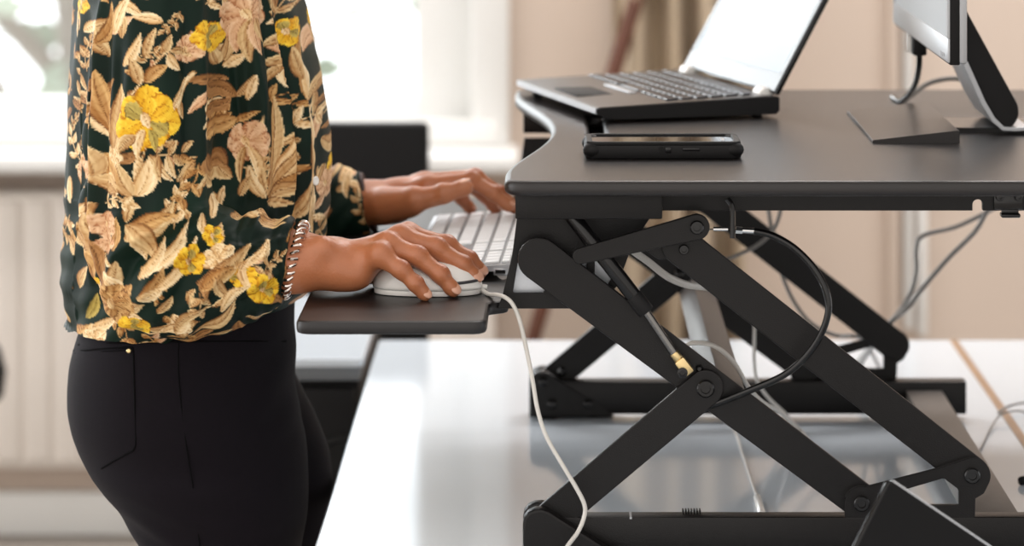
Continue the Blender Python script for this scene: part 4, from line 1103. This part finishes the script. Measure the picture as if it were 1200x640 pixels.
# cloth coordinates: unrolled height and width, in units near the photo's pixels
asn = lambda t: np.arcsin(np.clip(t, -1, 1)) - np.clip(t, -1, 1)
kpx = FPX / (DIST + .06)
isT = (co_[:, 1] > .135)
rad_u = np.where(isT, .06, .018)
far_ = nr[:, 1] > 0.25
U = X0 + (co_[:, 0] + rad_u * asn(nr[:, 0])) * kpx
W = Y0 + (ZC - co_[:, 2] - .05 * asn(nr[:, 2]) * ~isT) * kpx
sx_ = np.where(isT, 1.0 * (DIST + .06) / (DIST + .14), 1.0)          # the trunk stands a little farther off
U = X0 + (U - X0) * sx_; W = Y0 + (W - Y0) * sx_
# folds
def polyfold(pts, width, amp):
    """ridge (amp>0) or crease along a line, in cloth coordinates"""
    best = np.full(nV, 1e9); pr = np.zeros(nV); L = 0; tot = sum(math.dist(pts[i], pts[i + 1]) for i in range(len(pts) - 1))
    for i in range(len(pts) - 1):
        ax, ay = pts[i]; bx, by = pts[i + 1]; dx, dy = bx - ax, by - ay; ll = math.hypot(dx, dy)
        t = np.clip(((U - ax) * dx + (W - ay) * dy) / ll ** 2, 0, 1); d = np.hypot(U - ax - t * dx, W - ay - t * dy)
        m = d < best; best = np.where(m, d, best); pr = np.where(m, (L + t * ll) / tot, pr); L += ll
    return amp * np.exp(-(best / width) ** 2) * np.sin(np.clip(pr, .02, .98) * PI) ** .5
H = np.zeros(nV)
front = nr[:, 1] < .45
folds = [([(122, -20), (116, 60), (114, 140), (116, 220), (122, 320)], 5, .0050), ([(130, 0), (128, 100), (126, 200), (132, 300)], 7, -.0050),
         ([(236, -30), (240, 60), (244, 150), (246, 232)], 7, .0040), ([(222, 0), (228, 90), (232, 170), (228, 225)], 8, -.0040),
         ([(200, -20), (196, 60), (200, 130)], 10, .0030), ([(165, 0), (158, 90), (150, 170), (146, 240)], 10, .0030), ([(150, 60), (142, 150), (138, 230)], 7, -.0030),
         ([(246, 236), (212, 246), (178, 262), (150, 285), (135, 310)], 8, .0055), ([(240, 254), (205, 268), (172, 290), (150, 322)], 8, -.0050), ([(250, 262), (222, 282), (190, 310), (172, 345)], 8, .0050),
         ([(262, 270), (240, 300), (215, 335), (205, 372)], 9, -.0045), ([(278, 268), (268, 300), (246, 338), (236, 372)], 8, .0045), ([(300, 275), (292, 305), (272, 338)], 7, -.0040), ([(318, 276), (312, 305), (296, 335)], 6, .0035),
         ([(336, 270), (300, 278), (265, 280)], 5, .003), ([(336, 290), (310, 296), (285, 300)], 5, -.003), ([(336, 310), (310, 316), (285, 322)], 5, .003), ([(336, 330), (312, 334), (290, 342)], 5, -.0025),
         ([(120, 320), (128, 345), (150, 372), (180, 384)], 8, .004), ([(112, 300), (120, 335), (140, 360)], 7, -.004),
         ([(265, -30), (272, 40), (276, 120), (282, 200), (286, 262)], 7, -.0050), ([(284, -30), (292, 50), (300, 130), (305, 210), (306, 270)], 8, .0050), ([(303, -30), (312, 60), (320, 150), (324, 260)], 7, -.0045),
         ([(322, -30), (330, 60), (338, 150), (342, 270)], 7, .0045), ([(340, -10), (350, 80), (356, 180), (354, 280)], 6, -.0045), ([(356, 10), (368, 100), (372, 190), (366, 280)], 6, .0040),
         ([(100, 60), (96, 160), (94, 260), (98, 340)], 5, .004), ([(106, 60), (104, 160), (103, 260), (108, 340)], 4, -.004)]
for pts, wd, am in folds: H += np.where(front, polyfold(pts, wd, am * 1.7), 0)
H += .0016 * np.sin(U * .16 + 1.5 * np.sin(W * .021) + W * .012) * np.sin(W * .017 + U * .02) + .0009 * np.sin(W * .19 + U * .11 + 2 * np.sin(U * .05)) * (W > 235)
H += .0007 * np.sin(U * .42 + 2 * np.sin(W * .05)) * (~isT) * (U > 285)           # gathers at the cuff
co2 = co_ + nr * H[:, None]
fine.vertices.foreach_set('co', co2.astype(np.float32).ravel()); fine.update()
# ---- the floral print, drawn as cloth dye: leaves, stems and flowers in cloth coordinates
SC = 3.0; CX0, CY0, CX1, CY1 = 40, -170, 470, 430
NW, NH = int((CX1 - CX0) * SC), int((CY1 - CY0) * SC)
img = np.zeros((NH, NW, 3)); img[:] = (13, 32, 24); cov = np.zeros((NH, NW), bool)
rg = np.random.RandomState(5)
yy, xx = np.mgrid[0:NH, 0:NW]
for k in range(6):                                                # faint variation of the green ground
    img += (np.sin(xx * rg.uniform(.004, .02) + yy * rg.uniform(.004, .02) + rg.uniform(0, 6)) * 2.0)[..., None] * np.array((.5, 1.0, .7))
PAL = {'tan': ((170, 122, 72), (236, 210, 160), (104, 64, 34)), 'cream': ((214, 172, 116), (250, 230, 190), (146, 96, 52)), 'ochre': ((150, 98, 48), (224, 184, 124), (90, 54, 28)),
       'brown': ((128, 84, 44), (190, 142, 92), (76, 46, 26)), 'peach': ((200, 148, 106), (236, 202, 164), (150, 88, 54)), 'yellow': ((216, 154, 24), (250, 212, 70), (168, 102, 18)), 'olive': ((150, 128, 60), (204, 182, 100), (90, 72, 36))}
def box_(x0, y0, x1, y1, m):
    a, b = int((min(x0, x1) - m - CX0) * SC), int((max(x0, x1) + m - CX0) * SC); c, d = int((min(y0, y1) - m - CY0) * SC), int((max(y0, y1) + m - CY0) * SC)
    a, b, c, d = max(a, 0), min(b, NW), max(c, 0), min(d, NH)
    return a, b, c, d
def leaf(bx, by, tx, ty, wd, pal='tan', bend=0.0, ruff=0.0, veins=True, petal=False):
    L = math.hypot(tx - bx, ty - by)
    if L < 1: return
    a, b, c, d = box_(bx, by, tx, ty, wd + abs(bend) * L)
    if a >= b or c >= d: return
    X = xx[c:d, a:b] / SC + CX0; Yp = yy[c:d, a:b] / SC + CY0
    ux, uy = (tx - bx) / L, (ty - by) / L
    t = ((X - bx) * ux + (Yp - by) * uy) / L; s = -(X - bx) * uy + (Yp - by) * ux
    s = s - bend * L * 4 * t * (1 - t)
    tc_ = np.clip(t, 0, 1); w = wd / 2 * ((np.sin(PI * tc_ ** 1.5) ** .62) if petal else (np.sin(PI * tc_ ** .78) ** .85)) + .25
    if ruff: w = w * (1 + ruff * np.sin(t * 22 + bx) + ruff * .6 * np.sin(t * 41 + s * .3))
    q = s / w; ins = (t > 0) & (t < 1) & (np.abs(q) < 1)
    lo, hi, dk = (np.array(v, float) for v in PAL[pal])
    sh = np.clip(.50 + .30 * q + .30 * (t - .4) + .16 * np.sin(q * 7 + t * 3 + bx) + .12 * np.sin(q * 15 + by), 0, 1)
    if veins: sh = np.clip(sh - .22 * np.clip(np.sin((t * L * .42 - np.abs(s) * .50) * 1.5), 0, 1) ** 3, 0, 1)
    colr = lo + (hi - lo) * sh[..., None]
    rim = (np.abs(q) > .86) | (np.abs(s) < .55)
    colr = np.where((np.abs(s) < .4)[..., None] & (t < .85)[..., None], dk * .45 + lo * .55, colr)
    colr = np.where((q < -.80)[..., None], dk * .55 + lo * .45, colr)
    img[c:d, a:b][ins] = colr[ins]; cov[c:d, a:b] |= ins
def stem(pts, wd, pal='tan'):
    ps = spline([Vector((p[0], p[1], 0)) for p in pts], 10)
    for i in range(len(ps) - 1):
        a, b = ps[i], ps[i + 1]; A, B, C_, D_ = box_(a.x, a.y, b.x, b.y, wd + 1)
        if A >= B or C_ >= D_: continue
        X = xx[C_:D_, A:B] / SC + CX0; Yp = yy[C_:D_, A:B] / SC + CY0
        dx, dy = b.x - a.x, b.y - a.y; ll = dx * dx + dy * dy + 1e-6
        t = np.clip(((X - a.x) * dx + (Yp - a.y) * dy) / ll, 0, 1); dd = np.hypot(X - a.x - t * dx, Yp - a.y - t * dy)
        lo, hi, dk = (np.array(v, float) for v in PAL[pal]); m = dd < wd / 2
        img[C_:D_, A:B][m] = hi * .6 + lo * .4; m2 = m & (dd > wd * .33); img[C_:D_, A:B][m2] = lo * .6 + dk * .4; cov[C_:D_, A:B] |= m
def flower(cx, cy, r, pal='yellow', n=7, rot=0.0, core='cream', sq=1.0):
    for ring, (f, k) in enumerate(((1.0, n), (.72, n - 1))):
        for i in range(k):
            a = rot + ring * .45 + 2 * PI * i / k; rr = r * f * (.88 + .24 * ((i * 37 + int(cx)) % 5) / 5)
            leaf(cx + math.cos(a) * r * .06, cy + math.sin(a) * r * .06, cx + math.cos(a) * rr, cy + math.sin(a) * rr * sq, r * (.80 if ring == 0 else .5), pal if ring == 0 or pal != 'yellow' else ('yellow' if i % 3 else 'olive'), .05 * ((i % 3) - 1), .10, True, True)
    leaf(cx - r * .14, cy - r * .22, cx + r * .06, cy + r * .24, r * .30, core)
def sprig(pts, n, ln, wd, pal='tan', ang=.8, both=True, w=1.5):
    stem(pts, w, pal if pal != 'yellow' else 'olive'); ps = spline([Vector((p[0], p[1], 0)) for p in pts], 12); m = len(ps)
    for i in range(n):
        k = int((i + .7) / (n + .4) * (m - 1)); p = ps[k]; d = (ps[min(k + 1, m - 1)] - ps[max(k - 1, 0)]); a0 = math.atan2(d.y, d.x)
        for s_ in ((1, -1) if both else ((1,) if i % 2 else (-1,))):
            a = a0 + s_ * ang; l = ln * (1 - .35 * i / n)
            leaf(p.x, p.y, p.x + math.cos(a) * l, p.y + math.sin(a) * l, wd, pal, .07 * s_)
    e_ = ps[-1]; d = ps[-1] - ps[-3]; a = math.atan2(d.y, d.x); leaf(e_.x, e_.y, e_.x + math.cos(a) * ln * .8, e_.y + math.sin(a) * ln * .8, wd, pal)
# scattered growth first, then what stands out in the photo drawn over it
for i in range(620):
    x, y = rg.uniform(CX0 + 8, CX1 - 8), rg.uniform(CY0 + 8, CY1 - 8)
    inside = 84 < x < 392 and -12 < y < 392
    if inside and rg.rand() < .55: continue
    a = rg.uniform(0, 6.28); l = rg.uniform(18, 38); X_, Y_ = int((x - CX0) * SC), int((y - CY0) * SC)
    if cov[Y_, X_] or cov[min(NH - 1, max(0, int((y + math.sin(a) * l * .6 - CY0) * SC))), min(NW - 1, max(0, int((x + math.cos(a) * l * .6 - CX0) * SC)))]: continue
    k = rg.rand()
    if k < .07: flower(x, y, rg.uniform(13, 20), ('peach', 'yellow', 'cream')[rg.randint(3)], 6, a)
    elif k < .3: sprig([(x, y), (x + math.cos(a) * l * .6, y + math.sin(a) * l * .6), (x + math.cos(a + .3) * l * 1.3, y + math.sin(a + .3) * l * 1.3)], 3, l * .5, l * .22, ('tan', 'ochre', 'cream')[rg.randint(3)])
    else: leaf(x, y, x + math.cos(a) * l, y + math.sin(a) * l, l * rg.uniform(.28, .42), ('tan', 'ochre', 'cream', 'tan', 'peach', 'brown')[rg.randint(6)], rg.uniform(-.12, .12))
A_ = [  # sleeve, upper part
 (152, 72, 173, 34, 13, 'cream', .1), (178, 62, 190, 28, 11, 'tan', -.05), (172, 92, 162, 62, 14, 'tan', .05), (178, 90, 204, 71, 15, 'ochre', -.1), (196, 58, 207, 36, 11, 'tan', .05), (203, 58, 219, 77, 12, 'cream', .1), (206, 55, 232, 60, 9, 'tan', -.1),
 (142, 166, 148, 92, 30, 'tan', .06), (134, 150, 118, 78, 20, 'ochre', -.08), (150, 40, 140, 4, 14, 'tan', .1), (128, 62, 112, 14, 16, 'tan', -.1), (140, 36, 158, -8, 16, 'cream', -.1), (118, 50, 132, 0, 12, 'ochre', .1),
 (210, 120, 232, 84, 8, 'cream', 0), (222, 112, 226, 132, 9, 'tan', .1), (172, 218, 186, 174, 26, 'cream', .1), (168, 218, 150, 180, 22, 'tan', -.12), (150, 205, 122, 172, 26, 'ochre', -.1), (150, 214, 112, 204, 22, 'tan', .15), (118, 200, 108, 160, 18, 'tan', .05),
 (186, 172, 204, 190, 9, 'tan', 0), (196, 172, 199, 202, 10, 'tan', .1), (206, 173, 217, 199, 11, 'cream', .1), (214, 172, 228, 186, 9, 'tan', .1), (208, 172, 216, 156, 9, 'tan', 0), (222, 173, 238, 182, 9, 'ochre', .1), (224, 171, 236, 158, 9, 'tan', 0), (194, 170, 200, 154, 8, 'tan', 0),
 (160, 266, 216, 222, 22, 'tan', .14), (160, 262, 220, 240, 18, 'ochre', -.10), (178, 300, 230, 246, 18, 'cream', .18), (160, 250, 196, 288, 26, 'tan', -.12), (176, 310, 206, 262, 14, 'cream', .1), (120, 228, 112, 268, 14, 'tan', .1), (112, 262, 100, 226, 22, 'ochre', .1),
 (120, 300, 98, 245, 24, 'tan', -.08), (128, 330, 152, 290, 18, 'tan', .12), (106, 322, 84, 282, 20, 'ochre', .1), (130, 322, 118, 268, 15, 'brown', 0), (178, 330, 206, 296, 14, 'ochre', .12), (192, 326, 240, 262, 13, 'cream', .12),
 (246, 316, 300, 274, 22, 'tan', .10), (246, 322, 290, 300, 16, 'ochre', -.08), (262, 310, 282, 338, 14, 'tan', .1), (282, 300, 318, 270, 10, 'cream', .2), (300, 330, 306, 286, 9, 'cream', -.2), (100, 206, 92, 184, 16, 'brown', 0), (94, 112, 112, 90, 12, 'brown', 0), (92, 140, 112, 130, 14, 'ochre', 0),
 # lower sleeve
 (118, 352, 168, 318, 30, 'ochre', .1), (124, 356, 182, 340, 28, 'tan', .05), (128, 362, 178, 362, 22, 'cream', -.08), (176, 332, 206, 318, 14, 'cream', .1), (200, 384, 232, 356, 14, 'cream', .15), (214, 386, 258, 344, 12, 'tan', -.18), (236, 380, 286, 336, 14, 'tan', .15), (150, 336, 130, 306, 18, 'cream', .1), (196, 352, 214, 334, 12, 'tan', .1), (268, 352, 300, 322, 12, 'cream', -.12), (90, 384, 106, 352, 12, 'olive', .1), (100, 392, 132, 376, 12, 'cream', .1),
 # trunk
 (262, 74, 270, 42, 13, 'tan', .1), (260, 76, 252, 50, 12, 'tan', 0), (262, 80, 284, 66, 13, 'cream', .1), (250, 94, 279, 118, 17, 'brown', .1), (276, 118, 292, 92, 10, 'tan', .1), (286, 122, 293, 92, 9, 'cream', 0), (300, 60, 318, 96, 0, 'tan', 0),
 (334, 52, 308, 60, 13, 'tan', .1), (336, 66, 320, 52, 9, 'tan', 0), (333, 72, 306, 80, 12, 'tan', -.1), (330, 80, 331, 112, 12, 'cream', .1), (328, 84, 310, 108, 10, 'tan', .1), (330, 30, 314, 20, 12, 'tan', 0), (330, 26, 312, 34, 10, 'cream', 0), (340, 60, 346, 92, 9, 'tan', .1),
 (306, 238, 321, 120, 15, 'tan', .06), (306, 236, 344, 138, 18, 'cream', .12), (307, 238, 342, 174, 17, 'tan', .12), (307, 240, 346, 206, 18, 'ochre', .12), (308, 242, 356, 232, 18, 'tan', -.1), (306, 244, 336, 250, 12, 'tan', 0), (305, 236, 300, 140, 9, 'tan', -.06), (304, 240, 288, 200, 12, 'cream', -.1),
 (248, 156, 276, 144, 20, 'ochre', -.1), (244, 130, 268, 118, 14, 'brown', .1), (248, 176, 262, 200, 22, 'brown', .1), (252, 198, 268, 214, 18, 'tan', .1), (352, 148, 346, 132, 9, 'tan', 0), (370, 120, 362, 70, 17, 'cream', .1), (366, 96, 356, 56, 12, 'tan', 0), (378, 210, 372, 160, 18, 'tan', .1), (384, 180, 378, 130, 14, 'cream', 0), (354, 258, 372, 214, 16, 'tan', .12), (340, 276, 356, 236, 12, 'ochre', .1), (372, 262, 384, 220, 12, 'cream', .1), (330, 40, 322, 0, 10, 'tan', .05), (276, 236, 290, 214, 12, 'tan', 0),
]
stem([(165, 104), (176, 88), (190, 68), (208, 54), (232, 62)], 2.2, 'cream'); stem([(185, 174), (205, 172), (238, 178)], 1.6, 'tan'); stem([(182, 160), (172, 196), (158, 222), (122, 196)], 2.4, 'tan'); stem([(204, 142), (222, 108), (234, 82)], 4.0, 'cream')
stem([(326, -20), (333, 40), (336, 80), (350, 140)], 1.8, 'cream'); stem([(220, 190), (226, 200), (219, 202), (217, 196)], 1.5, 'tan'); stem([(120, 384), (150, 380), (186, 386), (214, 372), (232, 350)], 3.0, 'cream'); stem([(200, 376), (226, 388), (256, 372), (284, 350)], 2.6, 'tan')
for q in A_:
    if q[4]: leaf(*q)
flower(285, 20, 30, 'peach', 6, .3, 'cream', 1.1); 
for dx_, l in ((-9, 40), (0, 52), (9, 44), (16, 30)): leaf(286 + dx_ * .4, 26, 288 + dx_ * 1.3, 26 + l, 13, 'peach' if dx_ % 2 else 'tan', .06)
flower(286, 172, 27, 'peach', 6, .9, 'cream', .9); leaf(285, 178, 278, 222, 12, 'tan', .1); leaf(288, 178, 296, 216, 11, 'cream', -.1)
flower(352, 38, 17, 'yellow', 6, .2); flower(248, 42, 19, 'yellow', 6, 1.1, 'olive'); flower(258, 262, 13, 'yellow', 5, .4); flower(234, 290, 18, 'yellow', 6, .8, 'tan')
for i, (a, b) in enumerate(((350, 158), (356, 166), (349, 176), (357, 184), (351, 194), (357, 202))): flower(a, b, 7.5, 'tan' if i % 2 else 'cream', 5, i, 'ochre')
flower(132, 252, 17, 'peach', 6, .5, 'cream'); flower(136, 274, 12, 'peach', 5, 1.1); flower(91, 200, 15, 'peach', 5, .2, 'brown')
flower(142, 344, 30, 'ochre', 8, .3, 'tan', .8); flower(168, 374, 20, 'yellow', 6, .6, 'olive', .7); flower(316, 330, 20, 'yellow', 6, .2); flower(112, 330, 12, 'yellow', 5, .8)
flower(183, 132, 38, 'yellow', 7, .15, 'cream', 1.0); leaf(180, 142, 172, 176, 12, 'cream', .1); leaf(186, 142, 192, 168, 10, 'olive', -.1); leaf(170, 150, 150, 170, 14, 'tan', .1)
# far sleeve
for i in range(14):
    x, y = rg.uniform(365, 430), rg.uniform(196, 290); a = rg.uniform(0, 6.28); leaf(x, y, x + math.cos(a) * 26, y + math.sin(a) * 26, 9, ('cream', 'tan', 'ochre')[i % 3], .1)
img = np.clip(img, 0, 255) / 255.0
lin = np.where(img <= .04045, img / 12.92, ((img + .055) / 1.055) ** 2.4)
fx_ = np.clip((U - CX0) * SC, 0, NW - 2); fy_ = np.clip((W - CY0) * SC, 0, NH - 2); ix, iy = fx_.astype(int), fy_.astype(int); tx_, ty_ = (fx_ - ix)[:, None], (fy_ - iy)[:, None]
colv = lin[iy, ix] * (1 - tx_) * (1 - ty_) + lin[iy, ix + 1] * tx_ * (1 - ty_) + lin[iy + 1, ix] * (1 - tx_) * ty_ + lin[iy + 1, ix + 1] * tx_ * ty_
at_ = fine.color_attributes.new('print', 'FLOAT_COLOR', 'POINT')
at_.data.foreach_set('color', np.concatenate([colv, np.ones((nV, 1))], 1).astype(np.float32).ravel())
m = mat('floral blouse cloth', (60, 50, 40), .6, spec=.16, bump=.2, bscale=900)
nt_ = m.node_tree; an = nt_.nodes.new('ShaderNodeAttribute'); an.attribute_name = 'print'; nt_.links.new(an.outputs['Color'], nt_.nodes['Principled BSDF'].inputs['Base Color'])
fine.materials.clear(); fine.materials.append(m); fine.polygons.foreach_set('use_smooth', [True] * len(fine.polygons))

# ---- cuffs, button, bracelet, wrist strap
bt = bvh(bo)
pb = on(bt, 368, 212, .3, .001)
if pb is not None: MB().lathe(pb, (.75, -.65, .1), [(.0045, 0), (.0048, .0012), (.004, .002), (.0025, .0014), (.0002, .0014)], 18).build('button', 'whiteplastic', bo)
bc = P(345, 305, .056); ax_ = Vector((.965, 0, -.26)).normalized(); qv = ax_.to_track_quat('Z', 'Y').to_matrix()
s = MB(); NB = 34
for i in range(NB):
    t = 2 * PI * i / NB; c = bc + qv @ Vector((.0325 * math.cos(t), .0345 * math.sin(t), 0)); tg = qv @ Vector((-math.sin(t), math.cos(t), 0))
    tl_ = (tg + ax_ * (.75 if i % 2 else .35)).normalized(); s.torus(c, tl_, .0056, .0015, 14, 6)
s.build('bracelet', 'copper', pe)
wc = P(431, 237.5, .486); ax2 = Vector((.965, 0, .26)).normalized(); q2 = ax2.to_track_quat('Z', 'Y').to_matrix()
MB().tube([wc + q2 @ Vector((.0262 * math.cos(t), .0325 * math.sin(t), 0)) for t in np.linspace(0, 2 * PI, 25)[:-1]], .0034, n=8, sub=3, closed=True).build('wrist_strap', 'strap', pe)
